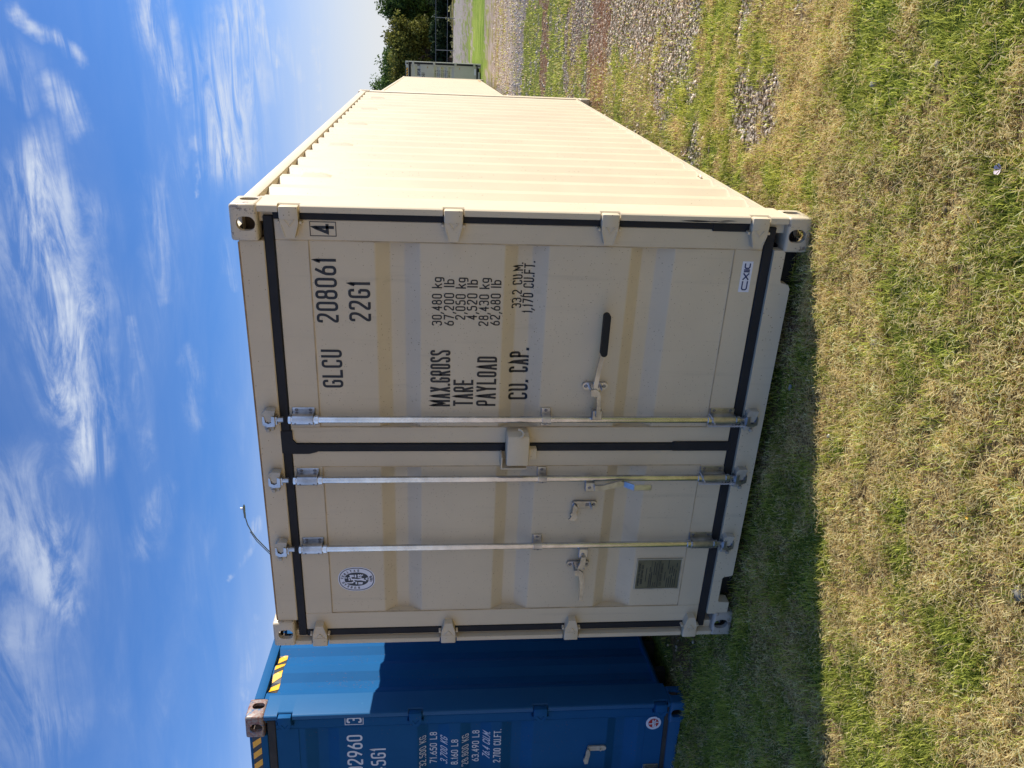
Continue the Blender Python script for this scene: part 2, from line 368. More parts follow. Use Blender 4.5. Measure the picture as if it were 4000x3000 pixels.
def blocked(x, y, pad=0.0):
    a = (x > .06 - pad) & (x < CW - .22 + pad) & (y > .10 - pad) & (y < 6.0 + pad)
    c, s = math.cos(BL_YAW), math.sin(BL_YAW)
    u = (x - BL_C[0]) * c + (y - BL_C[1]) * s; v = -(x - BL_C[0]) * s + (y - BL_C[1]) * c
    b = (u < -.02 + pad) & (u > -2.5) & (v > .02 - pad) & (v < 12.2)
    return a | b

# ------------------------------------------------------------------ the ground
def axis_lines(lo, hi, step, far, grow=1.16):
    a = list(np.arange(lo, hi + 1e-6, step)); s = step
    up = [a[-1]]; 
    while up[-1] < far: s *= grow; up.append(up[-1] + s)
    s = step; dn = [a[0]]
    while dn[-1] > -far: s *= grow; dn.append(dn[-1] - s)
    return np.array(dn[:0:-1] + a + up[1:])
gx = axis_lines(-2.5, 5.0, .06, 2500); gy = axis_lines(-3.0, 14.0, .06, 2500, 1.05)
GX, GY = np.meshgrid(gx, gy); nx, ny = len(gx), len(gy)
GZ = gz(GX, GY)
G_, D_, L_ = cover(GX.ravel(), GY.ravel())
idx = np.arange(nx * ny).reshape(ny, nx)
q0, q1, q2, q3 = idx[:-1, :-1].ravel(), idx[:-1, 1:].ravel(), idx[1:, 1:].ravel(), idx[1:, :-1].ravel()
tris = np.concatenate([np.stack([q0, q1, q2], 1), np.stack([q0, q2, q3], 1)])
gm, g, b = newmat('ground_soil_and_turf')
at = g.n('ShaderNodeAttribute', attribute_name='col'); sc = g.n('ShaderNodeSeparateColor'); g.put(sc.inputs[0], at.outputs['Color'])
o = g.n('ShaderNodeNewGeometry').outputs['Position']
fine = g.noise(o, 55, 6, .75); med = g.noise(o, 6, 5, .7); mid2 = g.noise(o, 18, 5, .7)
mpl = g.n('ShaderNodeMapping'); g.put(mpl.inputs[0], o); mpl.inputs['Scale'].default_value = (.5, 1.6, 1)
lng = g.noise(mpl.outputs[0], 1.1, 6, .7)
green = g.mix(g.ramp(fine, .35, .65), (.06, .085, .015, 1), (.24, .30, .05, 1))
dry = g.mix(g.ramp(fine, .35, .65), (.14, .085, .035, 1), (.62, .44, .20, 1))
turf = g.mix(g.ramp(g.m('ADD', g.m('MULTIPLY', sc.outputs[2], .9), g.m('MULTIPLY_ADD', mid2, .6, -.3)), .3, .75), dry, green)
bright = g.mix(g.ramp(lng, .35, .65), (.16, .25, .04, 1), (.36, .40, .10, 1))
sepp = g.n('ShaderNodeSeparateXYZ'); g.put(sepp.inputs[0], o)
turf = g.mix(g.ramp(sepp.outputs[1], 18, 27), turf, bright)
turf = g.mix(g.ramp(sepp.outputs[1], 95, 106), turf, g.mix(g.ramp(lng, .4, .6), (.34, .30, .12, 1), (.42, .40, .17, 1)))
vr = g.n('ShaderNodeTexVoronoi'); g.put(vr.inputs['Vector'], o); vr.inputs['Scale'].default_value = 38
vs_ = g.n('ShaderNodeSeparateColor'); g.put(vs_.inputs[0], vr.outputs['Color'])
grav = g.mix(vs_.outputs[0], (.24, .19, .15, 1), (.60, .53, .46, 1))
grav = g.mix(g.ramp(vr.outputs['Distance'], .3, .6), grav, (.09, .07, .05, 1))
gravfar = g.mix(g.ramp(lng, .3, .7), (.34, .27, .23, 1), (.55, .47, .41, 1))
grav = g.mix(g.ramp(sepp.outputs[1], 9, 18), grav, gravfar)
soil = g.mix(g.ramp(fine, .3, .7), (.11, .048, .025, 1), (.30, .15, .085, 1))
c = g.mix(sc.outputs[0], turf, grav)
c = g.mix(g.m('MULTIPLY', sc.outputs[1], g.ramp(med, .35, .6)), c, soil)
# unseen pale sand yard behind the camera, added to bounce warm light on doors
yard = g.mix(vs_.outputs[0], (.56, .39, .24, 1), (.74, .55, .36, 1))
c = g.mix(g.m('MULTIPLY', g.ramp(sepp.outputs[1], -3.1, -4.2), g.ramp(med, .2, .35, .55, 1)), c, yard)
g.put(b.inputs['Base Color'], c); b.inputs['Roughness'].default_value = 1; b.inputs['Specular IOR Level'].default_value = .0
bn = g.n('ShaderNodeBump'); bn.inputs['Strength'].default_value = .9; bn.inputs['Distance'].default_value = .02
g.put(bn.inputs['Height'], g.m('ADD', fine, g.m('MULTIPLY', vr.outputs['Distance'], g.m('MULTIPLY', sc.outputs[0], -.8)))); g.put(b.inputs['Normal'], bn.outputs[0])
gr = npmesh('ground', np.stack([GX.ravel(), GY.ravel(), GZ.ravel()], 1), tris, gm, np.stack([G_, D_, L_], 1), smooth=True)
tag(gr, kind='structure')

# ------------------------------------------------------------------ container parts
def casting_mesh():
    """hollow corner casting with its outer corner at the origin, growing to +x +y +z"""
    def tmp(name, mb):
        me = bpy.data.meshes.new(name); me.from_pydata(mb.v, [], mb.f)
        bm = bmesh.new(); bm.from_mesh(me); bmesh.ops.recalc_face_normals(bm, faces=bm.faces[:]); bm.to_mesh(me); bm.free()
        o = bpy.data.objects.new(name, me); COL.objects.link(o); return o
    b0 = MB(); b0.rbox(0, .162, 0, .178, 0, .118, .015, 3); base = tmp('tmp_base', b0)
    cut = []
    c = MB(); c.box(.022, .140, .026, .158, .024, .103); cut.append(tmp('tmp_a', c))
    c = MB(); c.prism(rrect(.054, .116, .028, .108 - .001, .030, 6), 'y', -.05, .10); cut.append(tmp('tmp_b', c))
    c = MB(); c.prism([(y, z) for y, z in rrect(.078, .134, .028, .108 - .0015, .0275, 6)], 'x', -.05, .10); cut.append(tmp('tmp_c', c))
    c = MB(); c.prism(rrect(.05, .113, .03, .148, .030, 6), 'z', -.05, .06); cut.append(tmp('tmp_d', c))
    for k in cut:
        md = base.modifiers.new('b', 'BOOLEAN'); md.operation = 'DIFFERENCE'; md.solver = 'EXACT'; md.object = k
    dg = bpy.context.evaluated_depsgraph_get(); dg.update()
    me = bpy.data.meshes.new_from_object(base.evaluated_get(dg))
    vs = [tuple(v.co) for v in me.vertices]; fs = [tuple(p.vertices) for p in me.polygons]
    for k in cut + [base]: bpy.data.objects.remove(k)
    return vs, fs
CASTV, CASTF = casting_mesh()
_castc = {}
def casting(sx, sy, sz, mt):
    key = (sx, sy, sz, mt.name)
    if key not in _castc:
        vs = [(v[0] * sx, v[1] * sy, v[2] * sz) for v in CASTV]
        fs = CASTF if sx * sy * sz > 0 else [f[::-1] for f in CASTF]
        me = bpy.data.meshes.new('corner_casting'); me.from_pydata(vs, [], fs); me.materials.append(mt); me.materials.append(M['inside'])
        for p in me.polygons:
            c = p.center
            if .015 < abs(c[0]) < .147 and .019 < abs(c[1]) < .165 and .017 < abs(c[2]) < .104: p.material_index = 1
        me.polygons.foreach_set('use_smooth', [True] * len(me.polygons)); me.set_sharp_from_angle(angle=R(35)); me.update()
        _castc[key] = me
    return _castc[key]

# ---- stroke lettering
GL = {
 '0': [('c', [(0, 0), (1, 0), (1, 1), (0, 1)])], 'O': [('c', [(0, 0), (1, 0), (1, 1), (0, 1)])],
 '1': [('o', [(.15, .80), (.62, 1), (.62, 0)], 0)],
 '2': [('o', [(0, .76), (0, 1), (1, 1), (1, .60), (0, .12), (0, 0), (1, 0)], .35)],
 '3': [('o', [(0, .82), (0, 1), (1, 1), (1, .53), (.35, .53)], .42), ('o', [(.35, .53), (1, .53), (1, 0), (0, 0), (0, .18)], .42)],
 '4': [('o', [(.74, 0), (.74, 1), (.02, .28), (1.0, .28)], 0)],
 '5': [('o', [(.95, 1), (.08, 1), (.03, .54), (1, .62), (1, 0), (0, 0), (0, .18)], .36)],
 '6': [('c', [(0, 0), (1, 0), (1, .58), (0, .58)]), ('o', [(0, .3), (.05, .52), (.72, 1)], .3)],
 '7': [('o', [(0, 1), (1, 1), (.35, 0)], 0)],
 '8': [('c', [(0, 0), (1, 0), (1, .53), (0, .53)]), ('c', [(.07, .53), (.93, .53), (.93, 1), (.07, 1)])],
 '9': [('c', [(0, .42), (1, .42), (1, 1), (0, 1)]), ('o', [(1, .7), (.95, .48), (.28, 0)], .3)],
 'A': [('o', [(0, 0), (.5, 1), (1, 0)], 0), ('o', [(.2, .3), (.8, .3)], 0)],
 'B': [('c', [(0, 0), (1, 0), (1, .53), (0, .53)]), ('c', [(0, .53), (.93, .53), (.93, 1), (0, 1)])],
 'C': [('o', [(1, .74), (1, 1), (0, 1), (0, 0), (1, 0), (1, .26)], .46)],
 'D': [('o', [(0, 0), (0, 1)], 0), ('o', [(0, 1), (1, 1), (1, 0), (0, 0)], .5)],
 'E': [('o', [(1, 1), (0, 1), (0, 0), (1, 0)], 0), ('o', [(0, .52), (.8, .52)], 0)],
 'F': [('o', [(1, 1), (0, 1), (0, 0)], 0), ('o', [(0, .5), (.8, .5)], 0)],
 'G': [('o', [(1, .76), (1, 1), (0, 1), (0, 0), (1, 0), (1, .48)], .46), ('o', [(1, .48), (.5, .48)], 0)],
 'I': [('o', [(.5, 0), (.5, 1)], 0)], 'l': [('o', [(.5, 0), (.5, 1)], 0)],
 'K': [('o', [(0, 0), (0, 1)], 0), ('o', [(1, 1), (0, .35)], 0), ('o', [(.32, .58), (1, 0)], 0)],
 'L': [('o', [(0, 1), (0, 0), (1, 0)], 0)],
 'M': [('o', [(0, 0), (0, 1), (.5, .3), (1, 1), (1, 0)], 0)],
 'N': [('o', [(0, 0), (0, 1), (1, 0), (1, 1)], 0)],
 'P': [('o', [(0, 0), (0, 1), (1, 1), (1, .48), (0, .48)], .34)],
 'R': [('o', [(0, 0), (0, 1), (1, 1), (1, .48), (0, .48)], .34), ('o', [(.45, .48), (1, 0)], 0)],
 'S': [('o', [(1, .80), (1, 1), (0, 1), (0, .60), (1, .42), (1, 0), (0, 0), (0, .20)], .44)],
 'T': [('o', [(0, 1), (1, 1)], 0), ('o', [(.5, 1), (.5, 0)], 0)],
 'U': [('o', [(0, 1), (0, 0), (1, 0), (1, 1)], .46)],
 'V': [('o', [(0, 1), (.5, 0), (1, 1)], 0)],
 'X': [('o', [(0, 0), (1, 1)], 0), ('o', [(0, 1), (1, 0)], 0)],
 'Y': [('o', [(0, 1), (.5, .48), (1, 1)], 0), ('o', [(.5, .48), (.5, 0)], 0)],
 'k': [('o', [(0, 0), (0, 1)], 0), ('o', [(.95, .66), (0, .26)], 0), ('o', [(.36, .44), (1, 0)], 0)],
 'g': [('c', [(0, .06), (1, .06), (1, .68), (0, .68)]), ('o', [(1, .68), (1, -.26), (.05, -.26)], .42)],
 'b': [('o', [(0, 1), (0, 0)], 0), ('c', [(0, 0), (1, 0), (1, .64), (0, .64)])],
 'e': [('o', [(1, .15), (1, 0), (0, 0), (0, 1), (1, 1), (1, .5), (0, .5)], .35)],
 'h': [('o', [(0, 0), (0, 1.4)], 0), ('o', [(0, .8), (.3, 1), (1, 1), (1, 0)], .3)],
 '.': [('d',)], ',': [('q',)], ' ': [],
}
NARROW = {'1': .55, 'I': .34, 'l': .34, '.': .30, ',': .34, ' ': .62, 'M': 1.25, 'J': .8}
def fillet(pts, closed, r):
    if r <= 0: return [Vector(p) for p in pts]
    pts = [Vector(p) for p in pts]; n = len(pts); out = []
    for i in range(n):
        if not closed and i in (0, n - 1): out.append(pts[i]); continue
        a, p, b_ = pts[i - 1], pts[i], pts[(i + 1) % n]
        la, lb = (a - p).length, (b_ - p).length
        d = min(r, la * .5, lb * .5)
        s0 = p + (a - p) * (d / la); s1 = p + (b_ - p) * (d / lb)
        for k in range(6):
            t = k / 5; out.append(s0 * (1 - t) ** 2 + p * 2 * t * (1 - t) + s1 * t ** 2)
    res = [out[0]]
    for p in out[1:]:
        if (p - res[-1]).length > 1e-6: res.append(p)
    return res
class Strokes:
    def __init__(s): s.v = []; s.f = []; s.k = 0
    def poly(s, pts, th, closed=False, seg=.008, ext=False):
        s.k += 1; off = (s.k % 5) * .00008
        if ext and not closed and len(pts) > 1:
            pts = list(pts); pts[0] = pts[0] + (pts[0] - pts[1]).normalized() * th * .5; pts[-1] = pts[-1] + (pts[-1] - pts[-2]).normalized() * th * .5
        P = []; n = len(pts)
        for i in range(n if closed else n - 1):
            a, b_ = pts[i], pts[(i + 1) % n]; m = max(1, int((b_ - a).length / seg))
            for k in range(m): P.append(a + (b_ - a) * k / m)
        if not closed: P.append(pts[-1])
        n = len(P); base = len(s.v)
        for i in range(n):
            if closed: pv, nx_ = P[i - 1], P[(i + 1) % n]
            else: pv, nx_ = P[max(i - 1, 0)], P[min(i + 1, n - 1)]
            d0 = (P[i] - pv); d1 = (nx_ - P[i])
            if d0.length < 1e-9: d0 = d1
            if d1.length < 1e-9: d1 = d0
            d0 = d0.normalized(); d1 = d1.normalized()
            t = d0 + d1
            t = t.normalized() if t.length > 1e-6 else d0
            nn = Vector((-t.y, t.x)); cs = max(.42, nn.dot(Vector((-d0.y, d0.x))))
            h = th / 2 / cs
            s.v += [(*(P[i] + nn * h), off), (*(P[i] - nn * h), off)]
        m = n if closed else n - 1
        for i in range(m):
            a = base + 2 * i; b_ = base + 2 * ((i + 1) % n)
            s.f.append((a, a + 1, b_ + 1, b_))
    def quad(s, c):
        s.k += 1; n = len(s.v); off = (s.k % 5) * .00008
        s.v += [(x, y, off) for x, y in c]; s.f.append(tuple(range(n, n + len(c))))
def text_strokes(st, txt, x0, x1, z0, z1, th=.13, asp=.50, slant=0., gap=.26, xf=None):
    """fills [x0,x1] exactly with the string, height z0..z1"""
    h = z1 - z0
    ws = [asp * h * NARROW.get(c, 1) for c in txt]; tot = sum(ws) + gap * asp * h * 1.0 * (len(txt) - 1) 
    k = (x1 - x0) / tot; T = th * h; x = x0
    for c, w in zip(txt, ws):
        w *= k
        for e in GL[c]:
            if e[0] == 'd':
                q = T * .55; m = x + w / 2; s4 = [(m - q, z0), (m + q, z0), (m + q, z0 + 2 * q), (m - q, z0 + 2 * q)]
                st.quad([xf(*p) for p in s4] if xf else s4); continue
            if e[0] == 'q':
                q = T * .5; m = x + w / 2; s4 = [(m - 2 * q, z0 - 1.6 * T), (m - .4 * q, z0 - 1.6 * T), (m + 1.6 * q, z0 + T), (m - .6 * q, z0 + T)]
                st.quad([xf(*p) for p in s4] if xf else s4); continue
            def mp_(p):
                X = x + T / 2 + p[0] * (w - T); Z = z0 + T / 2 + p[1] * (h - T)
                return (X + slant * (Z - z0), Z)
            pts = [mp_(p) for p in e[1]]
            if e[0] == 'c': pts = fillet(pts, True, min(w, h) * .42)
            else: pts = fillet(pts, False, e[2] * min(w, h) * 1.0) if len(e) > 2 else [Vector(p) for p in pts]
            if xf: pts = [Vector(xf(p.x, p.y)) for p in pts]
            st.poly(pts, T, e[0] == 'c', ext=c not in 'CGS235690e8g')
        x += w + gap * asp * h * k
def lay(st, name, mt, parent, yfun, flip=False):
    """put flat strokes on the door surface y = yfun(z)"""
    vs = [(x, yfun(z) - .0012 - o_, z) for x, z, o_ in st.v]
    me = bpy.data.meshes.new(name); me.from_pydata(vs, [], st.f); me.update()
    return link(name, me, mt, parent)
def letter(txt, x0, x1, z0, z1, mt, parent, yfun, th=.13, asp=.5, slant=0., name='lettering'):
    st = Strokes(); text_strokes(st, txt, x0, x1, z0, z1, th, asp, slant); return lay(st, name, mt, parent, yfun)

def seal_box(name, parts, parent, mt, y0=.026, y1=.05, b=.004):
    for p in parts:
        mb = MB(); mb.rbox(p[0], p[1], y0, y1, p[2], p[3], b); o_ = mb.build(name, mt, parent)
    return o_
def hinge(parent, side, z0, z1, mt, yd=.034, bl=1.):
    """hinge blade from the corner post onto the door; side=+1 right, -1 left"""
    X = (lambda x: CW - x) if side > 0 else (lambda x: x)
    mb = MB(); zc = (z0 + z1) / 2; h = (z1 - z0) / 2
    mb.prism([(X(.058), z0 + .002), (X(.058), z1 - .002), (X(.058 + .030 * bl), z1 - .004), (X(.058 + .084 * bl), z1 - .020), (X(.058 + .084 * bl), z0 + .020), (X(.058 + .030 * bl), z0 + .004)], 'y', -.008, yd + .004)
    mb.rbox(min(X(.004), X(.062)), max(X(.004), X(.062)), -.012, .03, z0, z1, .007, 2)
    # raised V and edge ribs of the forging
    for a, b_ in (((.062, .5), (.090, 0)), ((.062, -.5), (.090, 0))):
        mb.tube([(X(a[0]), -.009, zc + a[1] * h), (X(b_[0]), -.009, zc + b_[1] * h)], .003, 5)
    for s_ in (-1, 1):
        mb.tube([(X(.085), -.008, zc + s_ * h * .82), (X(.085 + .051 * (bl - .45) / .55), -.008, zc + s_ * h * .5)], .0032, 5)
        mb.rbox(min(X(.070), X(.082)), max(X(.070), X(.082)), .0, yd, zc + s_ * (h + .006) - .006, zc + s_ * (h + .006) + .006, .002)
    return mb.build('hinge', mt, parent)
def post_front(parent, side, H, mt, hz, mt_gap=None):
    X = (lambda x: CW - x) if side > 0 else (lambda x: x)
    pts = [(0, .20), (0, .016), (.002, .008), (.007, .0025), (.014, .001), (.030, .001), (.033, .004), (.033, .040), (.080, .040), (.080, .16), (.05, .20)]
    mb = MB(); cuts = sorted(hz); segs = []; z = .118
    for a, b_ in cuts: segs.append((z, a - .006, True)); segs.append((a - .006, b_ + .006, False)); z = b_ + .006
    segs.append((z, H - .118, True))
    for a, b_, full in segs:
        P_ = pts if full else [(0.006, .20), (.006, .034), (.05, .034), (.08, .045), (.08, .16), (.05, .20)]
        if not full: P_ = [(0, .20), (0, .040), (.006, .034), (.033, .034), (.033, .040), (.080, .040), (.080, .16), (.05, .20)]
        mb.prism([(X(x), y + .002) for x, y in P_], 'z', a, b_)
    return mb.build('corner_post', mt, parent)
def side_panel(parent, side, H, L, mt, y_first=.234, zb=.165, zt=None, pitch=.278, depth=.028, xo=.012):
    X = (lambda x: CW - x) if side > 0 else (lambda x: x)
    zt = zt or H - .088; pts = [(xo, .18)]
    k = 0
    pts.append((xo, y_first))
    while True:
        y = y_first + pitch * k
        if y + pitch > L - .19: break
        pts += [(xo + depth, y + .068), (xo + depth, y + .138), (xo, y + .206), (xo, y + pitch)]
        k += 1
    pts = pts[:]; pts.append((xo, L - .17))
    mb = MB(); rr = []
    zs = [zb, zt]
    mb.strip([(X(a), b_) for a, b_ in pts], 'z', zb, zt)
    o_ = mb.build('side_panel', mt, parent, smooth=20, flip=False)
    return o_, pts
def corr(zz, tops, y0, dp):
    """door profile depth for height zz, tops = list of (z0 top, z1, z2, z3 bottom)"""
    for a, b_, c_, d_ in tops:
        if a >= zz >= b_: return y0 + dp * (a - zz) / (a - b_)
        if b_ >= zz >= c_: return y0 + dp
        if c_ >= zz >= d_: return y0 + dp * (zz - d_) / (c_ - d_)
    return y0
def door(parent, name, x0, x1, zb, zt, px0, px1, pzb, pzt, tops, mt, yd=.034, dp=.042, rustw=False):
    """one door leaf: frame members with a pressed panel let in"""
    root = None; mb = MB()
    outer = rrect(x0, x1, zb, zt, .014, 4)
    # frame as four butted members
    def rb(a, b_, c_, d_): mb.rbox(a, b_, yd, yd + .05, c_, d_, .003)
    rb(x0, px0, zb, zt); rb(px1, x1, zb, zt); rb(px0, px1, pzt, zt); rb(px0, px1, zb, pzb)
    d = mb.build(name, mt, parent)
    # pressed panel
    zs = [pzt]
    for t in tops: zs += list(t)
    zs.append(pzb); y0 = yd + .003
    ys = [corr(z, tops, y0, dp) for z in zs]
    fp = fillet(list(zip(ys, zs)), False, .007); ys = [p.x for p in fp]; zs = [p.y for p in fp]
    pm = MB(); pm.strip([(y, z) for y, z in zip(ys, zs)], 'x', px0, px1)
    for t in tops:
        for xx in (px0 + .0005, px1 - .0005):
            pm.add([(xx, y0, t[0]), (xx, y0 + dp, t[1]), (xx, y0 + dp, t[2]), (xx, y0, t[3])], [(0, 1, 2, 3)])
    p = pm.build('door_panel', mt, d, smooth=40, flip=False)
    # weld beads round the panel
    wb = MB()
    for a, b_ in (((px0, pzb), (px0, pzt)), ((px1, pzb), (px1, pzt)), ((px0, pzt), (px1, pzt)), ((px0, pzb), (px1, pzb))):
        wb.tube([(a[0], yd + .001, a[1]), (b_[0], yd + .001, b_[1])], .0028, 6)
    wb.build('weld_bead', M['weld'] if mt.name.startswith('beige') else mt, d)
    za = np.array(zs)[::-1]; ya = np.array(ys)[::-1]
    return d, (lambda z: float(np.interp(z, za, ya)) if pzb < z < pzt else yd)

def body(root, H, L, mt, mside, mcast, hz, cast_alt=None, simple_back=True):
    for sx in (1, -1):
        for sy in (1, -1):
            for sz in (1, -1):
                mm = mcast
                if cast_alt and (sx, sy, sz) in cast_alt: mm = cast_alt[(sx, sy, sz)]
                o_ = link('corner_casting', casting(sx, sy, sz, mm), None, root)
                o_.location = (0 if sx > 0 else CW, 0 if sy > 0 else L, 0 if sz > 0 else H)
    for s_ in (1, -1):
        post_front(root, s_, H, mt, hz)
        X = (lambda x: CW - x) if s_ > 0 else (lambda x: x)
        a, b_ = sorted((X(.0025), X(.10)))
        q = MB(); q.rbox(a, b_, L - .16, L - .004, .118, H - .118, .008, 2); q.build('corner_post', mt, root)
        a, b_ = sorted((X(.004), X(.064)))
        q = MB(); q.rbox(a, b_, .178, L - .178, H - .086, H - .024, .005, 2); q.build('roof_rail', mside, root)
        q = MB(); q.prism([(X(.004), .166), (X(.10), .166), (X(.10), .128), (X(.022), .128), (X(.004), .150)], 'y', .178, L - .178) if False else q.add(*_rail(X, L))
        q.build('bottom_rail', [mside, M['rail']], root, flip=True)
        side_panel(root, s_, H, L, mside)
    q = MB(); q.rbox(.162, CW - .162, L - .06, L - .01, .05, H - .03, .004); q.build('end_wall', mt, root)
    # roof skin: shallow pressed sheet
    pts = [(.10, H - .030)]
    k = .25
    while k < L - .3: pts += [(k, H - .030), (k + .03, H - .012), (k + .12, H - .012), (k + .15, H - .030)]; k += .209
    pts.append((L - .10, H - .030))
    q = MB(); q.strip(pts, 'x', .06, CW - .06); q.build('roof_panel', mt, root, smooth=0, flip=False)
    q = MB(); q.box(.12, CW - .12, .12, L - .08, .13, .16); q.build('floor', M['dark'], root)
    q = MB(); k = .4
    while k < L - .2: q.box(.05, CW - .05, k, k + .05, .04, .128); k += .30
    q.build('cross_member', M['dark'], root)
def _rail(X, L):
    a = [(X(.003), .166), (X(.003), .151), (X(.026), .128), (X(.10), .128), (X(.10), .166)]
    n = len(a); vs = [(x, .178, z) for x, z in a] + [(x, L - .178, z) for x, z in a]
    return vs, [(i, (i + 1) % n, (i + 1) % n + n, i + n) for i in range(n)] + [tuple(range(n)), tuple(range(n, 2 * n))]

# ------------------------------------------------------------------ the beige container in front
H1, L1 = 2.591, 6.058
main = empty('shipping_container', (0, 0, 0))
tag(main, 'large beige shipping container nearest the camera with doors marked GLCU 208061', 'shipping container')
HZ = [(.209, .290), (.900, .980), (1.594, 1.677), (2.299, 2.382)]
body(main, H1, L1, M['beige'], M['beige_side'], M['beige_worn'], HZ, {(1, 1, 1): M['beige_grey']})
TOPS = [(1.983, 1.919, 1.853, 1.783), (1.400, 1.338, 1.270, 1.200), (.822, .760, .692, .616)]
q = MB(); q.rbox(.162, CW - .162, .022, .10, 2.457, 2.566, .004); hd = q.build('header_beam', M['beige'], main)
q = MB(); q.tube([(.17, .024, 2.566), (CW - .17, .024, 2.566)], .0045, 6); q.build('rust_seam', M['rustline'], hd)
# drip roof plates beside the top castings (they show as a step under each casting)
q = MB()
sill_out = [(.162, .155), (.162, .118), (.222, .112)] 
pl = [(.155, .158), (CW - .155, .158), (CW - .155, .112), (2.278, .108), (2.272, .103), (2.140, .103), (2.128, .098), (2.118, .060), (2.100, .050),
      (.425, .050), (.420, .062), (.414, .098), (.404, .106), (.250, .106), (.238, .100), (.232, .04), (.155, .04)]
q.prism([(x, z) for x, z in pl][::-1], 'y', .010, .075); q.build('door_sill', M['beige'], main)
q = MB()
for a, b_ in ((2.120, 2.275), (.232, .420)):
    q.box(a - .02, b_ + .02, .12, .13, .0, .125); q.box(a - .02, b_ + .02, .076, .12, .118, .122)
q.build('fork_pocket', M['dark'], main)
dR, yR = door(main, 'door', 1.262, 2.370, .205, 2.412, 1.352, 2.278, .335, 2.270, TOPS, M['beige'])
dL, yL = door(main, 'door', .088, 1.218, .203, 2.414, .200, 1.128, .330, 2.271, TOPS, M['beige'])
seal_box('door_seal', [(.052, CW - .052, 2.414, 2.457), (.052, CW - .052, .158, .204)], main, M['rubber'])
seal_box('door_seal', [(2.371, 2.404, .204, 2.414)], dR, M['rubber'], .027)
seal_box('door_seal', [(1.219, 1.261, .19, 2.43)], dR, M['rubber'], .0235)
seal_box('door_seal', [(.047, .088, .204, 2.414)], dL, M['rubber'], .027)
# patches where the seals were joined
q = MB(); q.prism([(1.213, 2.475), (1.31, 2.475), (1.335, 2.461), (1.335, 2.405), (1.285, 2.405), (1.262, 2.385), (1.262, 2.30), (1.219, 2.29), (1.208, 2.33), (1.208, 2.405)], 'y', .0225, .03); q.build('seal_joint', M['rubber'], dR)
q = MB(); q.rbox(1.218, 1.270, .0222, .04, .20, .50, .003); q.rbox(2.362, 2.400, .0252, .04, .30, .46, .003); q.build('seal_joint', M['rubber'], dR)
for a, b_ in HZ: hinge(dR, 1, a, b_, M['beige']); hinge(dL, -1, a, b_, M['beige'])

def bracket(parent, x, z0, z1, mid=False):
    mb = MB(); w = .048
    mb.rbox(x - w, x + w, .026, .034, z0, z1, .003)
    zz = (z0, z1); n = 9; ro = .027 if not mid else .022
    pts = [(x + ro * math.cos(R(a)), -.004 - ro * math.sin(R(a))) for a in np.linspace(180, 0, n)]
    prof = [(x - ro - .004, .027)] + pts[::1] + [(x + ro + .004, .027)]
    prof = [(x - ro, .027)] + [(x - ro * math.cos(R(a)), -.004 - ro * math.sin(R(a))) for a in np.linspace(0, 180, n)] + [(x + ro, .027)]
    mb.prism(prof, 'z', z0 + (.006 if not mid else .002), z1 - (.006 if not mid else .002))
    br = mb.build('bearing_bracket', M['zinc_flat'], parent)
    dk = MB()
    zs = (z0 + .022, z1 - .022) if not mid else ((z0 + z1) / 2,)
    for z in zs:
        for xx in (x + w - .011, x - w + .011): dk.dome((xx, .026, z), .0085, .004)
    for z in zs: dk.dome((x - .010, -.0295 if not mid else -.0245, z), .005, .0008)
    dk.build('rivet', M['zinc_dark'], parent)
    return br
def cam_end(parent, x, z, up):
    """forked cam of the rod gripping the cast keeper on the header or the sill"""
    s_ = 1 if up else -1
    mb = MB()
    mb.tube([(x, -.004, z - s_ * .062), (x, -.004, z - s_ * .030)], [.0135, .0135], 10)
    mb.prism([(x - .020, -.020), (x + .020, -.020), (x + .020, .010), (x - .020, .010)], 'z', z - s_ * .034, z - s_ * .022)
    U = [(-.030, -.026), (-.030, .026), (-.014, .030), (-.012, -.004), (.004, -.012), (.022, -.004), (.026, .028), (.036, .024), (.036, -.018), (.012, -.030)]
    mb.prism([(x + .002 + b_ * .95, z + s_ * a * .85) for a, b_ in U], 'y', -.034, -.004)
    mb.rbox(x - .030, x + .020, -.020, -.004, z - .026, z + .022, .004)
    mb.build('rod_cam', M['zinc_flat'], parent)
    kb = MB()
    kb.prism([(x + .018, z - .020), (x + .056, z - .030), (x + .060, z + .012), (x + .046, z + .030), (x + .020, z + .026), (x - .004, z + .006), (x - .002, z - .008)], 'y', -.028, .012)
    kb.rbox(x - .058, x - .018, -.012, .014, z - .018, z + .028, .005)
    kb.rbox(x - .062, x - .044, -.022, .012, z - s_ * -.010 - .008, z - s_ * -.010 + .010, .003)
    kb.build('cam_keeper', M['cast_metal'], parent)
RODS = [1.413, 1.074, .657]
rods = []
for i, x in enumerate(RODS):
    mb = MB(); mb.tube([(x, -.004, .195), (x, -.004, 2.412)], .0168, 16)
    for a, b_ in ((2.270, 2.287), (2.398, 2.410), (.333, .350), (.186, .203)): mb.tube([(x, -.004, a), (x, -.004, b_)], .0235, 16)
    rod = mb.build('lock_rod', M['zinc'], main); rods.append(rod)
    bracket(rod, x, 2.288, 2.398); bracket(rod, x, .203, .332); bracket(rod, x, 1.143, 1.191, True)
    cam_end(rod, x, 2.497, True); cam_end(rod, x, .128, False)
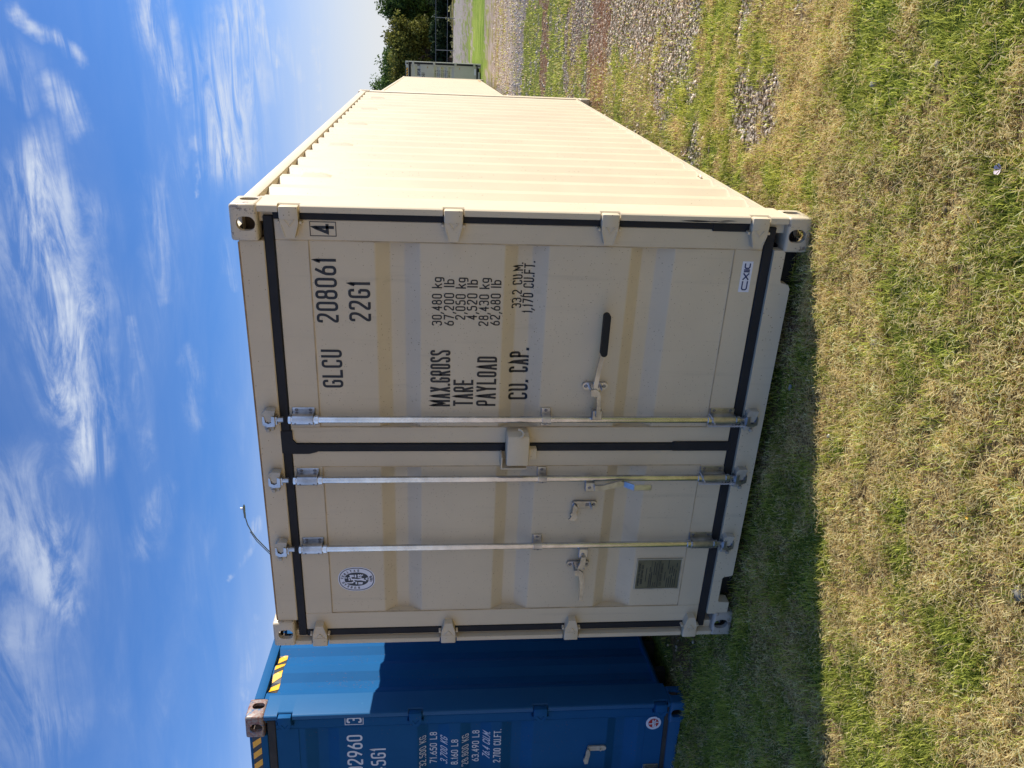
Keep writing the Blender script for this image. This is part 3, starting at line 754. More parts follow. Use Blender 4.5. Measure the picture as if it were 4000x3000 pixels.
# frayed cords tied round the lower ends of the first two rods
for x in RODS[:2]:
    mb = MB()
    for k in (0, 1):
        pts = []
        for j in range(40):
            t = j / 39; z = .342 - t * .20
            pts.append((x - .030 + .0035 * math.cos(j * 1.1 + k * 3.14), -.016 + .0035 * math.sin(j * 1.1 + k * 3.14), z))
        mb.tube(pts, .0026, 5)
    pts = []
    for j in range(16):
        t = j / 15; a = R(-30 + 205 * t); pts.append((x + .0285 * math.cos(a), -.004 - .0285 * math.sin(a) * 1.0, .342 - .050 * t * t))
    mb.tube(pts, .003, 5)
    mb.build('tie_cord', M['rope'], rods[RODS.index(x)])

def retainer(parent, x, z0, z1, hook=False, plain=False):
    """small oval plate riveted to the door that holds the handle"""
    mb = MB(); mb.prism(rrect(x - .019, x + .019, z0, z1, .018, 5), 'y', .020, .034)
    mb.rbox(x - .010, x + .010, -.016, .021, z0 + .030, z0 + .038, .002); 
    o_ = mb.build('handle_retainer', M['zinc_flat'], parent)
    d = MB(); d.dome((x, .020, z1 - .018), .0095, .004); d.dome((x, .020, z0 + .018), .0095, .004); d.box(x - .009, x + .009, .0188, .0198, z0 + .042, z0 + .062)
    d.build('rivet', M['zinc_dark'], parent)
    h = MB()
    if hook:
        h.prism([(x - .012, z1 - .030), (x + .010, z1 - .010), (x - .012, z1 - .004), (x - .040, z1 - .004), (x - .052, z1 + .006), (x - .064, z1 - .002), (x - .086, z1 + .012), (x - .092, z1 - .018), (x - .070, z1 - .034), (x - .042, z1 - .024)], 'y', .006, .018)
    else:
        h.prism([(x - .022, z1 - .034), (x + .012, z1 - .030), (x + .014, z1 - .058), (x - .004, z1 - .078), (x - .024, z1 - .066)], 'y', -.052, -.040)
        h.box(x - .010, x + .008, -.041, .019, z1 - .040, z1 - .032)
    h.build('retainer_catch', M['zinc_flat'], parent)
def hub(mb, x, z, sx):
    a, b_ = sorted((x + sx * .012, x + sx * .062))
    mb.rbox(a, b_, -.034, -.002, z - .026, z + .024, .003)
hR = MB(); hub(hR, RODS[0], .922, 1)
hR.prism([(1.452, .910), (1.512, .910), (1.560, .914), (1.612, .934), (1.700, .926), (1.790, .912), (1.790, .934), (1.700, .948), (1.612, .956), (1.556, .934), (1.512, .930), (1.452, .930)][::-1], 'y', -.046, -.034)
hdl = hR.build('door_handle', M['zinc_flat'], rods[0]); 
q = MB(); n = 9
q.prism(rrect(1.772, 1.985, .906, .938, .0155, 5), 'y', -.058, -.026); q.build('handle_grip', M['grip'], rods[0])
dk = MB(); dk.dome((1.452, -.034, .924), .009, .003); dk.build('rivet', M['zinc_dark'], rods[0])
retainer(dR, 1.585, .871, .997)
hM = MB(); hub(hM, RODS[1], .922, -1)
hM.prism([(x_, z_) for x_, z_ in ((1.030, .902), (1.062, .902), (1.062, .862), (1.090, .772), (1.076, .742), (1.060, .752), (1.046, .812), (1.034, .862))], 'y', -.060, -.044)
hM.add([(1.056, -.060, .752), (1.088, -.060, .752), (1.088, -.050, .752), (1.056, -.050, .752), (1.048, -.082, .705), (1.080, -.082, .705), (1.080, -.072, .705), (1.048, -.072, .705)], [(0, 1, 2, 3), (4, 5, 6, 7), (0, 1, 5, 4), (1, 2, 6, 5), (2, 3, 7, 6), (3, 0, 4, 7)])
hM.rbox(1.046, 1.078, -.084, -.072, .612, .708, .004)
hM.build('door_handle', M['zinc_flat'], rods[1]); 
dk = MB(); dk.dome((1.036, -.034, .924), .009, .003); dk.build('rivet', M['zinc_dark'], rods[1])
retainer(dL, .898, .862, .996, hook=True)
hL = MB(); hub(hL, RODS[2], .922, -1)
hL.prism([(.606, .934), (.606, .908), (.560, .908), (.520, .920), (.440, .904), (.320, .902), (.318, .924), (.420, .926), (.480, .936), (.530, .950), (.570, .936)], 'y', -.046, -.034)
hL.build('door_handle', M['zinc_flat'], rods[2])
dk = MB(); dk.dome((.620, -.034, .924), .009, .003); dk.build('rivet', M['zinc_dark'], rods[2])
retainer(dL, .512, .870, .995)

# lock box over the centre seal
q = MB(); q.rbox(1.186, 1.352, -.072, .030, 1.250, 1.362, .010, 2); lb = q.build('lock_box', M['beige'], dR)
q = MB(); q.tube([(1.350, -.074, 1.300), (1.362, -.076, 1.286), (1.374, -.074, 1.284), (1.384, -.066, 1.292), (1.386, -.055, 1.308)], .0055, 8); q.build('lock_box_hook', M['beige'], lb)
q = MB(); q.box(1.160, 1.166, -.055, .034, 1.258, 1.388); q.box(1.166, 1.225, -.055, .034, 1.380, 1.386); q.rbox(1.190, 1.250, -.012, .034, 1.205, 1.246, .003); q.build('lock_box_bracket', M['beige'], dL)

# lettering
A_ = dR
ink = M['ink']
letter('208061', 1.894, 2.200, 2.155, 2.255, ink, A_, yR, .128); letter('GLCU', 1.564, 1.760, 2.149, 2.246, ink, A_, yR, .128)
letter('22G1', 1.902, 2.094, 2.008, 2.108, ink, A_, yR, .128)
yF = lambda z: .034
letter('4', 2.307, 2.352, 2.156, 2.250, ink, A_, yF, .14)
st = Strokes(); st.poly([Vector(p) for p in ((2.299, 2.148), (2.361, 2.148), (2.361, 2.259), (2.299, 2.259))], .0035, True, 1); lay(st, 'number_frame', ink, A_, yF)
letter('MAX.GROSS', 1.465, 1.762, 1.641, 1.737, ink, A_, yR, .115, .5); letter('TARE', 1.468, 1.609, 1.529, 1.626, ink, A_, yR, .118)
letter('PAYLOAD', 1.468, 1.731, 1.418, 1.514, ink, A_, yR, .118); letter('CU.', 1.484, 1.592, 1.258, 1.354, ink, A_, yR, .128); letter('CAP.', 1.632, 1.760, 1.262, 1.357, ink, A_, yR, .128)
rows = [('30,480 kg', 1.886, 2.120, 1.683, 1.730), ('67,200 lb', 1.886, 2.111, 1.627, 1.675), ('2,050 kg', 1.916, 2.120, 1.574, 1.622), ('4,520 lb', 1.916, 2.111, 1.520, 1.569), ('28,430 kg', 1.886, 2.120, 1.466, 1.513), ('62,680 lb', 1.889, 2.111, 1.412, 1.460),
        ('33,2 CU.M.', 1.965, 2.184, 1.311, 1.358), ('1,170 CU.FT.', 1.940, 2.193, 1.257, 1.306)]
for t, a, b_, c_, d_ in rows: letter(t, a, b_, c_, d_, ink, A_, yR, .13, .48)

# stickers: maker's plate lower right
q = MB(); q.box(2.074, 2.223, .0326, .0338, .238, .289)
stk = q.build('maker_sticker', M['decal'], dR)
st = Strokes(); 
for e in ([(2.128, .252), (2.092, .252), (2.086, .257), (2.086, .270), (2.092, .275), (2.128, .275)], [(2.134, .250), (2.166, .277)], [(2.134, .277), (2.166, .250)], [(2.174, .249), (2.174, .278)], [(2.182, .249), (2.182, .278)] , [(2.214, .252), (2.196, .252), (2.190, .257), (2.190, .270), (2.196, .275), (2.214, .275)]):
    st.poly([Vector((x, z)) for x, z in e], .0062)
lay(st, 'sticker_print', M['navy'], stk, lambda z: .0326)

# round survey sticker on the left door
def ell(cx, cz, rx, rz, n=40, p=2.3):
    out = []
    for k in range(n):
        a = 2 * math.pi * k / n; c_, s_ = math.cos(a), math.sin(a)
        out.append((cx + rx * math.copysign(abs(c_) ** (2 / p), c_), cz + rz * math.copysign(abs(s_) ** (2 / p), s_)))
    return out
bx, bz = .4255, 2.131
yS = yL(bz)
q = MB(); q.prism(ell(bx, bz, .080, .098), 'y', yS - .0012, yS); sv = q.build('survey_sticker', M['decal'], dL)
st = Strokes(); st.poly([Vector(p) for p in ell(bx, bz, .073, .091)], .0040, True, .01); lay(st, 'sticker_ring', M['charcoal'], sv, lambda z: yS - .0012)
q = MB(); q.prism(ell(bx, bz, .044, .064), 'y', yS - .0022, yS - .0012); q.build('sticker_field', M['charcoal'], sv)
st = Strokes()
def ring_text(txt, a0, a1, rx, rz, h, outward=True):
    n = len(txt)
    for i, ch in enumerate(txt):
        if ch == ' ': continue
        a = R(a0 + (a1 - a0) * i / (n - 1)); px, pz = bx + rx * math.sin(a), bz + rz * math.cos(a)
        nxv, nzv = math.sin(a) / rx, math.cos(a) / rz; l = math.hypot(nxv, nzv); nxv /= l; nzv /= l
        if not outward: nxv, nzv = -nxv, -nzv
        tx, tz = nzv, -nxv; w = h * .62
        def xf(u, v, px=px, pz=pz, tx=tx, tz=tz, nxv=nxv, nzv=nzv): return (px + tx * u + nxv * v, pz + tz * u + nzv * v)
        ws = w * NARROW.get(ch, 1)
        text_strokes(st, ch, -ws / 2, ws / 2, -h / 2, h / 2, .2, .55, xf=xf)
ring_text('BUREAU VERITAS', -98, 98, .0575, .0770, .015)
ring_text('1828', 196, 164, .0575, .0780, .015, False)
lay(st, 'sticker_print', M['charcoal'], sv, lambda z: yS - .0012)
st = Strokes(); S_ = lambda pts, th: st.poly([Vector((bx + a * .044, bz + b_ * .064)) for a, b_ in pts], th)
S_([(.0, .48), (.0, .10), (-.06, -.1), (-.05, -.35), (-.22, -.78)], .009); S_([(-.06, -.1), (.08, -.4), (.08, -.62)], .008)
S_([(.0, .42), (.3, .46), (.22, .72)], .006); S_([(-.02, .3), (-.3, .18), (-.5, .45)], .006); S_([(-.02, .56), (-.02, .66)], .011)
S_([(.26, .82), (.26, .92)], .009); S_([(-.5, .3), (-.5, .9)], .007); S_([(.3, .08), (.72, .08)], .008); S_([(-.72, .04), (-.35, .04)], .008)
S_([(.45, .2), (.45, .5), (.62, .52), (.62, .22)], .007); S_([(.3, -.1), (.3, -.42)], .006); S_([(.44, -.12), (.74, -.4)], .006); S_([(.44, -.32), (.7, -.55)], .006); S_([(.6, -.1), (.74, -.22)], .006)
S_([(-.68, -.12), (-.68, -.42), (-.5, -.44), (-.5, -.12)], .007); S_([(-.1, -.82), (.24, -.82)], .005); S_([(.07, -.72), (.07, -.9)], .004); S_([(-.12, -.9), (.0, -.96)], .004); S_([(.14, -.9), (.28, -.96)], .004)
lay(st, 'sticker_emblem', M['decal'], sv, lambda z: yS - .0024)

# stamped data plate
yS = .0372
q = MB(); q.rbox(.322, .530, yS - .004, yS, .344, .600, .0015); dp_ = q.build('data_plate', M['plate'], dL)
q = MB()
for a in ((.322, .327, .344, .600), (.525, .530, .344, .600), (.327, .525, .595, .600), (.327, .525, .344, .349)): q.box(a[0], a[1], yS - .007, yS - .004, a[2], a[3])
q.build('plate_rim', M['cast_metal'], dp_)
st = Strokes()
text_strokes(st, 'APPROVED FOR TRANSPORT', .345, .505, .575, .587, .2, .5); text_strokes(st, 'UNDER CUSTOMS SEAL', .358, .492, .558, .570, .2, .5)
text_strokes(st, 'CSC SAFETY APPROVAL', .345, .500, .448, .459, .2, .5)
for z, a, b_ in ((.540, .375, .47), (.520, .335, .43), (.520, .44, .475), (.508, .34, .44), (.496, .335, .37), (.496, .42, .51), (.485, .335, .37), (.485, .42, .5), (.470, .335, .515), (.432, .38, .44), (.418, .335, .40), (.418, .46, .52), (.406, .335, .41), (.406, .425, .47), (.394, .335, .42), (.394, .43, .48), (.382, .335, .39), (.382, .41, .46), (.370, .335, .45), (.370, .47, .5)):
    st.poly([Vector((a, z)), Vector((b_, z))], .0042)
for z in (.513, .478, .463): st.poly([Vector((.330, z)), Vector((.522, z))], .0016)
lay(st, 'plate_print', M['charcoal'], dp_, lambda z: yS - .0040)

# louvred vents high on the sunny side
for i, y in enumerate((.754, 1.866, 2.978, 4.090, 5.202)):
    mb = MB()
    x0 = CW - .012
    mb.add([(x0, y - .036, 2.400), (x0 + .015, y - .014, 2.388), (x0 + .015, y + .020, 2.388), (x0, y + .032, 2.400), (x0, y - .036, 2.250), (x0 + .013, y - .014, 2.285), (x0 + .013, y + .020, 2.285), (x0, y + .032, 2.250)],
           [(0, 1, 2, 3), (1, 5, 6, 2), (5, 4, 7, 6), (0, 4, 5, 1), (3, 2, 6, 7)])
    mb.build('vent', M['beige_side'], main)
q = MB(); rs_ = random.Random(5)
for i in range(26):
    y = rs_.uniform(.07, .125); z = rs_.uniform(.42, 1.12); l_ = rs_.uniform(.02, .11); w_ = rs_.uniform(.0012, .004); dy = rs_.uniform(-.008, .008)
    q.add([(CW - .0012, y, z), (CW - .0012, y + w_, z + l_ * .4), (CW - .0012, y + dy, z + l_), (CW - .0012, y - w_ * .6 + dy * .5, z + l_ * .5)], [(0, 1, 2, 3)])
q.build('scuff', M['scuff'], main, flip=False)
q = MB()
for i in range(9):
    z = .33 + rs_.uniform(0, .2); l_ = rs_.uniform(.05, .14); xx = CW - .026 + rs_.uniform(-.004, .004)
    q.add([(xx, .0012, z), (xx + .003, .0012, z + l_ * .5), (xx, .0012, z + l_), (xx - .002, .0012, z + l_ * .5)], [(0, 1, 2, 3)])
q.build('scuff', M['scuffdark'], main, flip=False)
# sealant along the foot of the side sheet and lashing ring
q = MB(); pts = []
k = 0; y = .234
while y + .278 < L1 - .19:
    P_ = [(CW - .014, y), (CW - .042, y + .068), (CW - .042, y + .138), (CW - .014, y + .206)]
    q.tube([(P_[0][0], P_[0][1], .168), (P_[1][0], P_[1][1], .170), (P_[2][0], P_[2][1], .168)], .0045, 5); y += .278
q.build('sealant_bead', M['caulk'], main)
q = MB(); q.tube([(CW - .010 + .012 * math.sin(R(a)), 1.05 + .03 * math.cos(R(a)), .215) for a in range(0, 181, 20)], .006, 6); q.build('lashing_ring', M['beige_side'], main)

# ------------------------------------------------------------------ the blue container on the left
HB, LB = 2.896, 12.192
cb, sb = math.cos(BL_YAW), math.sin(BL_YAW)
blue = empty('shipping_container', (BL_C[0] - CW * cb, BL_C[1] - CW * sb, BL_Z), BL_YAW)
tag(blue, 'tall blue shipping container with rusty corner castings and yellow-black tape, left of the beige one', 'shipping container')
HB_Z = [(.140, .222), (.950, 1.040), (1.774, 1.857), (2.606, 2.690)]
body(blue, HB, LB, M['blue_post'], M['blue'], M['blue_cast'], HB_Z, {(a, b_, 1): M['blue_post'] for a in (1, -1) for b_ in (1, -1)})
q = MB(); q.rbox(.162, CW - .162, .022, .10, 2.765, 2.880, .004); bh = q.build('header_beam', M['blue'], blue)
q = MB(); q.prism([(.155, .112), (CW - .155, .112), (CW - .155, .05), (CW - .142, .034), (CW - .262, .034), (CW - .28, .04), (.4, .04), (.155, .04)][::-1], 'y', .012, .075); q.build('door_sill', M['blue_post'], blue)
TB = [(2.530, 2.455, 2.39, 2.315), (1.804, 1.734, 1.668, 1.595), (1.520, 1.450, 1.385, 1.315), (1.246, 1.175, 1.11, 1.035), (.527, .464, .400, .315)]
bR, yB = door(blue, 'door', 1.262, CW - .060, .140, 2.714, 1.352, CW - .128, .27, 2.571, TB, M['blue'])
bL, yB2 = door(blue, 'door', .062, 1.218, .140, 2.714, .128, 1.128, .27, 2.571, TB, M['blue'])
seal_box('door_seal', [(.052, CW - .052, 2.714, 2.765), (.052, CW - .030, .098, .140)], blue, M['rubber_old'])
seal_box('door_seal', [(CW - .060, CW - .036, .14, 2.714)], bR, M['blue'], .030)
for a, b_ in HB_Z: hinge(bR, 1, a, b_, M['blue'], bl=.6); hinge(bL, -1, a, b_, M['blue'], bl=.6)
wt = M['white']; X_ = lambda u: CW - u
letter('02960', X_(.505), X_(.197), 2.163, 2.266, wt, bR, yB, .125, .5)
letter('3', X_(.098), X_(.053), 2.164, 2.262, wt, bR, yF, .13)
st = Strokes(); st.poly([Vector(p) for p in ((X_(.110), 2.155), (X_(.040), 2.155), (X_(.040), 2.271), (X_(.110), 2.271))], .0045, True, 1); lay(st, 'number_frame', wt, bR, yF)
letter('45G1', X_(.515), X_(.309), 2.013, 2.112, wt, bR, yB, .125)
for t, a, b_, c_, d_, sl in (('32.500 KG', .500, .245, 1.747, 1.792, 0), ('71.650 LB', .490, .233, 1.675, 1.723, 0), ('3.700 KG', .470, .255, 1.605, 1.652, .22), ('8.160 LB', .47, .263, 1.534, 1.581, 0), ('28.800 KG', .500, .243, 1.462, 1.509, 0), ('63.490 LB', .490, .231, 1.391, 1.439, 0), ('76.4 CU.M.', .440, .218, 1.321, 1.369, .22), ('2.700 CU.FT.', .466, .193, 1.247, 1.297, 0)):
    letter(t, X_(a), X_(b_), c_, d_, wt, bR, yB, .13, .48, sl)
cx, cz = X_(.184), .212
q = MB(); q.prism(ell(cx, cz, .052, .052, 32, 2), 'y', .0318, .034); rs = q.build('round_sticker', M['decal'], bR)
q = MB(); q.prism(ell(cx, cz, .036, .036, 32, 2), 'y', .0308, .0318); q.build('sticker_field', M['red'], rs)
st = Strokes(); P2 = lambda pts, th=.007: st.poly([Vector((cx + a, cz + b_)) for a, b_ in pts], th)
P2([(-.010, -.004), (-.030, -.004), (-.030, -.014), (-.012, -.014)]); P2([(-.030, .004), (-.012, .004), (-.012, -.004)]); P2([(-.004, .034), (-.004, -.016)]); P2([(-.004, .006), (.007, .006), (.007, -.034)]); P2([(.030, .006), (.016, .006), (.016, -.012), (.030, -.012)])
lay(st, 'sticker_print', M['decal'], rs, lambda z: .0308)
# one retainer plate with its catch hanging, and a rod bracket at the picture edge
q = MB(); q.prism(rrect(X_(.388), X_(.352), .528, .658, .017, 5), 'y', .022, .034); q.box(X_(.378), X_(.366), .004, .022, .565, .573); q.build('handle_retainer', M['cast_metal'], bR)
q = MB(); q.prism([(X_(.362), .655), (X_(.385), .668), (X_(.42), .668), (X_(.455), .682), (X_(.485), .672), (X_(.485), .650), (X_(.45), .646), (X_(.41), .638), (X_(.385), .640)], 'y', .008, .022); q.build('retainer_catch', M['cast_metal'], bR)
xr = X_(.575)
q = MB(); q.tube([(xr, -.004, .10), (xr, -.004, 2.78)], .0168, 12); br = q.build('lock_rod', M['blue'], blue)
bracket(br, xr, .150, .258); bracket(br, xr, 2.58, 2.69)
# hazard tape on the header and on the side
def tape_front(parent, x0, x1, z0, z1, yv, n):
    q = MB(); q.box(x0, x1, yv - .0012, yv, z0, z1); t_ = q.build('hazard_tape', M['tapeblack'], parent)
    q = MB(); p = (x1 - x0) / n; h = (z1 - z0)
    for i in range(n):
        a = x0 + i * p; s_ = p * .5
        q.add([(a, yv - .0016, z1), (a + p * .55, yv - .0016, z1), (min(a + p * .55 + s_, x1), yv - .0016, z0), (min(a + s_, x1), yv - .0016, z0)], [(0, 1, 2, 3)])
    q.build('tape_stripe', M['yellow'], t_); return t_
tape_front(bh, X_(.70), X_(.173), 2.808, 2.862, .0215, 6)
# side tape follows the corrugation
def tape_side(parent, ya, yb, z0, z1, n, L):
    prof = [(.012, .18), (.012, .234)]; k = 0
    while k < 6:
        y = .234 + .278 * k; prof += [(.040, y + .068), (.040, y + .138), (.012, y + .206), (.012, y + .278)]; k += 1
    py = [p[1] for p in prof]; px = [p[0] for p in prof]
    fx = lambda y: CW - float(np.interp(y, py, px)) 
    ys = sorted(set([ya, yb] + [y for y in py if ya < y < yb]))
    q = MB()
    for a, b_ in zip(ys[:-1], ys[1:]): q.add([(fx(a) + .0012, a, z0), (fx(b_) + .0012, b_, z0), (fx(b_) + .0012, b_, z1), (fx(a) + .0012, a, z1)], [(0, 1, 2, 3)])
    t_ = q.build('hazard_tape', M['tapeblack'], parent, smooth=0, flip=False)
    q = MB(); p = (yb - ya) / n
    for i in range(n):
        a = ya + i * p + p * .12; w_ = p * .56; s_ = -p * .42; m = 8
        for j in range(m):
            t0, t1 = j / m, (j + 1) / m
            for h_ in range(8):
                vv = []
                for (t, u) in ((t0, h_ / 8), (t0, (h_ + 1) / 8), (t1, (h_ + 1) / 8), (t1, h_ / 8)):
                    y = min(max(a + w_ * u + s_ * (t - .5) + .03, ya), yb); vv.append((fx(y) + .0035, y, z0 + (z1 - z0) * t))
                q.add(vv, [(0, 1, 2, 3)])
    q.build('tape_stripe', M['yellow'], t_, smooth=0, flip=False)
tape_side(blue, .245, .66, 2.742, 2.800, 4, LB)

# ------------------------------------------------------------------ second beige container behind
far1 = empty('shipping_container', (1.72 - CW * math.cos(.036), 15.0 - CW * math.sin(.036), .12), .036)
tag(far1, 'long tall beige shipping container standing in line behind the nearest one', 'shipping container')
body(far1, HB, LB, M['beige'], M['beige_side'], M['beige_worn'], [(.21, .29), (1.0, 1.08), (1.85, 1.93), (2.6, 2.68)])
q = MB(); q.rbox(.162, CW - .162, .022, .10, 2.765, 2.880, .004); q.build('header_beam', M['beige'], far1)
q = MB(); q.rbox(.162, CW - .162, .022, .075, .05, .155, .004); q.build('door_sill', M['beige'], far1)
d_, _y = door(far1, 'door', 1.262, 2.370, .205, 2.714, 1.352, 2.278, .335, 2.57, TB[:4], M['beige'])
d_, _y = door(far1, 'door', .088, 1.218, .205, 2.714, .200, 1.128, .335, 2.57, TB[:4], M['beige'])
q = MB()
for y in (10.6, 9.6): q.rbox(CW - .003, CW + .004, y, y + .16, .20, .26, .001)
q.build('rust_mark', M['yellow'], far1)

# ------------------------------------------------------------------ grey-green container far behind
far2 = empty('shipping_container', (1.70 - CW * math.cos(.05), 29.4 - CW * math.sin(.05), .11), .05)
tag(far2, 'pale grey-green shipping container farthest away, doors towards the camera, beside the big tree', 'shipping container')
H3 = [(.21, .29), (.93, 1.02), (1.75, 1.84), (2.56, 2.65)]
body(far2, HB, LB, M['grey'], M['grey'], M['grey'], H3)
q = MB(); q.rbox(.162, CW - .162, .010, .10, 2.775, 2.880, .004); h3 = q.build('header_beam', M['grey'], far2)
q = MB(); q.rbox(.162, CW - .30, .010, .075, .03, .115, .004); q.build('door_sill', M['grey'], far2)
gR, yG = door(far2, 'door', 1.262, 2.34, .165, 2.69, 1.352, 2.278, .26, 2.57, TB[:4], M['grey'])
gL, yG2 = door(far2, 'door', .10, 1.218, .165, 2.69, .200, 1.128, .26, 2.57, TB[:4], M['grey'])
seal_box('door_seal', [(.04, CW - .04, 2.69, 2.775), (.04, CW - .04, .10, .165)], far2, M['rubber'], .005)
seal_box('door_seal', [(2.34, CW - .036, .165, 2.69)], gR, M['rubber'], .012); seal_box('door_seal', [(1.219, 1.261, .165, 2.69)], gR, M['rubber'], .012)
for a, b_ in H3: hinge(gR, 1, a, b_, M['grey']); hinge(gL, -1, a, b_, M['grey'])
letter('0938', 1.93, 2.175, 2.33, 2.45, ink, gR, yG, .16); letter('0', 2.285, 2.335, 2.33, 2.45, ink, gR, yF, .16); letter('45G1', 1.82, 2.04, 2.16, 2.28, ink, gR, yG, .16)
for i, t in enumerate(('32.500 KG', '71.650 LB', '3.900 KG', '8.600 LB', '28.600 KG', '63.050 LB', '76.4 CU.M.', '2.700 CU.FT.')):
    z = 1.72 - i * .075; letter(t, 1.86, 2.15, z, z + .05, ink, gR, yG, .15, .48)
tape_front(h3, 1.70, 2.20, 2.80, 2.865, .0095, 5)
q = MB()
for zt_ in (2.09, 1.55, .86):
    q.box(1.90, 2.24, .0325, .0335, zt_ - .02, zt_) if False else q.box(2.20, 2.27, .0345, .0355, zt_ - .06, zt_ - .02)
q.build('stain', M['stain'], gR)
q = MB(); q.box(2.02, 2.25, .0325, .034, .18, .25); q.build('maker_sticker', M['decal'], gR)

# ------------------------------------------------------------------ street lamp (its arm shows over the big container)
lp = empty('street_lamp', (-21.2, 28, .12))
tag(lp, 'street lamp with curved twin-rod arm rising behind the beige container roof', 'street lamp')
q = MB(); q.tube([(0, 0, 0), (0, 0, 8.6)], [.13, .07], 12); q.build('pole', M['lampgrey'], lp)
lw = lambda x, z: (x + 21.2, 0, z - .12)
q = MB(); q.tube([lw(-21.2, 8.55), lw(-20.55, 9.22), lw(-20.07, 9.66), lw(-19.35, 10.16), lw(-18.95, 10.36), lw(-18.55, 10.50), lw(-18.15, 10.56)], .027, 8)
q.tube([lw(-21.2, 8.9), lw(-20.25, 9.62), lw(-19.5, 10.16), lw(-18.95, 10.42)], .019, 8); q.build('arm', M['lampgrey'], lp)
q = MB(); q.rbox(21.2 - 18.16, 21.2 - 17.88, -.07, .07, 10.42, 10.49, .02, 2); q.prism([(21.2 - 17.88, 10.43), (21.2 - 17.88, 10.48), (21.2 - 17.55, 10.49), (21.2 - 17.48, 10.46), (21.2 - 17.6, 10.42)], 'y', -.10, .10); q.build('lamp_head', M['lampgrey'], lp)
q = MB(); q.tube([(21.2 - 17.66, 0, 10.50), (21.2 - 17.66, 0, 10.62)], .05, 10); q.build('photocell', M['decal'], lp)

# ------------------------------------------------------------------ trees
def leaf_cloud(rng, centers, radii, n, size, cols, squash=.8):
    k = rng.integers(0, len(centers), n); c = centers[k]; r = radii[k]
    d = rng.normal(size=(n, 3)); d /= np.linalg.norm(d, axis=1)[:, None]
    rad = rng.random(n) ** .45
    p = c + d * (r * rad)[:, None] * np.array([1, 1, squash])
    a = rng.normal(size=(n, 3)); a /= np.linalg.norm(a, axis=1)[:, None]
    b_ = np.cross(a, rng.normal(size=(n, 3))); b_ /= np.linalg.norm(b_, axis=1)[:, None]
    s = size * (.5 + rng.random(n))
    v = np.stack([p - a * s[:, None], p + b_ * (s * .5)[:, None], p + a * s[:, None], p - b_ * (s * .5)[:, None]], 1).reshape(-1, 3)
    i = np.arange(n) * 4
    t = np.concatenate([np.stack([i, i + 1, i + 2], 1), np.stack([i, i + 2, i + 3], 1)])
    ci = rng.random(n); cc = cols[0][None] * (1 - ci[:, None]) + cols[1][None] * ci[:, None]
    tone = .65 + .7 * rng.random(len(centers)); cc = cc * tone[k][:, None] * (.75 + .5 * rng.random(n))[:, None]
    return v, t, np.repeat(cc, 4, 0)
def tree(name, label, x, y, h, w, seed, c0, c1, n=9000, size=.16, lean=0., trunk_r=.3, clear=.2, cat='tree', group=None, z0=None):
    rng = np.random.default_rng(seed); rnd = random.Random(seed)
    z0 = float(gz(x, y)) if z0 is None else z0
    root = empty(name, (x, y, z0)); tag(root, label, cat, group)
    q = MB(); tips = []
    th = h * (clear + .12)
    base = [(0, 0, -.1), (lean * .3, 0, th * .5), (lean, 0, th)]
    q.tube(base, [trunk_r * 1.25, trunk_r, trunk_r * .8], 9)
    def limb(p, d, ln, r, lv):
        pts = [p]; rs = [r]
        for k in range(4):
            d = (d + Vector((rnd.uniform(-.25, .25), rnd.uniform(-.25, .25), rnd.uniform(-.05, .22)))).normalized()
            pts.append(pts[-1] + d * ln / 4); rs.append(r * (1 - .17 * (k + 1)))
        q.tube(pts, rs, 6, False)
        if lv == 0 or lv == 1: tips.append(pts[-1]); tips.append(pts[2])
        if lv > 0:
            for _ in range(3):
                dd = (d + Vector((rnd.uniform(-.9, .9), rnd.uniform(-.9, .9), rnd.uniform(-.2, .5)))).normalized()
                limb(pts[rnd.choice((2, 3, 4))], dd, ln * .68, rs[3] * .7, lv - 1)
    for k in range(5):
        a = k * 2 * math.pi / 5 + rnd.uniform(-.4, .4)
        limb(Vector(base[-1]), Vector((math.cos(a) * .9, math.sin(a) * .9, rnd.uniform(.5, 1.1))).normalized(), h * .30, trunk_r * .55, 2)
    q.build('trunk', M['bark'], root)
    C = np.array([t[:] for t in tips]); 
    ctr = np.array([lean, 0, h * (clear + (1 - clear) * .5)]); ext = np.array([w / 2, w / 2, h * (1 - clear) / 2])
    m = np.abs(C - ctr).max(0) ; C = ctr + (C - C.mean(0)) / (np.abs(C - C.mean(0)).max(0) + 1e-6) * ext * .86
    ex = rng.normal(size=(len(C) // 2, 3)); ex /= np.linalg.norm(ex, axis=1)[:, None]; C = np.concatenate([C, ctr + ex * ext * rng.uniform(.5, .88, (len(ex), 1))])
    rr = rng.uniform(.07, .15, len(C)) * (w + h) * .5
    v, t, c = leaf_cloud(rng, C, rr, n, size, (np.array(c0), np.array(c1)))
    npmesh('crown', v, t, M['leaf'], c, root)
    return root
GRN0, GRN1 = (.045, .085, .02), (.13, .19, .045)
YEL0, YEL1 = (.11, .12, .02), (.30, .26, .05)
tree('oak_tree', 'big leaning tree with dark forked trunk and yellowing leaves beside the farthest container', -1.6, 104, 8.4, 9.5, 11, (.08, .10, .02), (.26, .24, .05), 19000, .18, .9, .55, .22)
tree('green_tree', 'tall green tree rising above the roof line behind the yellowing tree', -4.2, 112, 11.0, 10, 12, GRN0, GRN1, 22000, .18, -.5, .45, .12)
tree('green_tree', 'dark green tree at the upper right corner behind the pipe fence', 5.6, 118, 10.2, 11.5, 13, GRN0, (.12, .18, .04), 24000, .19, 0, .4, .08)
tree('green_tree', 'dark tree right of the corner tree behind the pipe fence', 12.5, 122, 9.8, 11, 14, GRN0, GRN1, 9000, .2, 0, .4, .08)
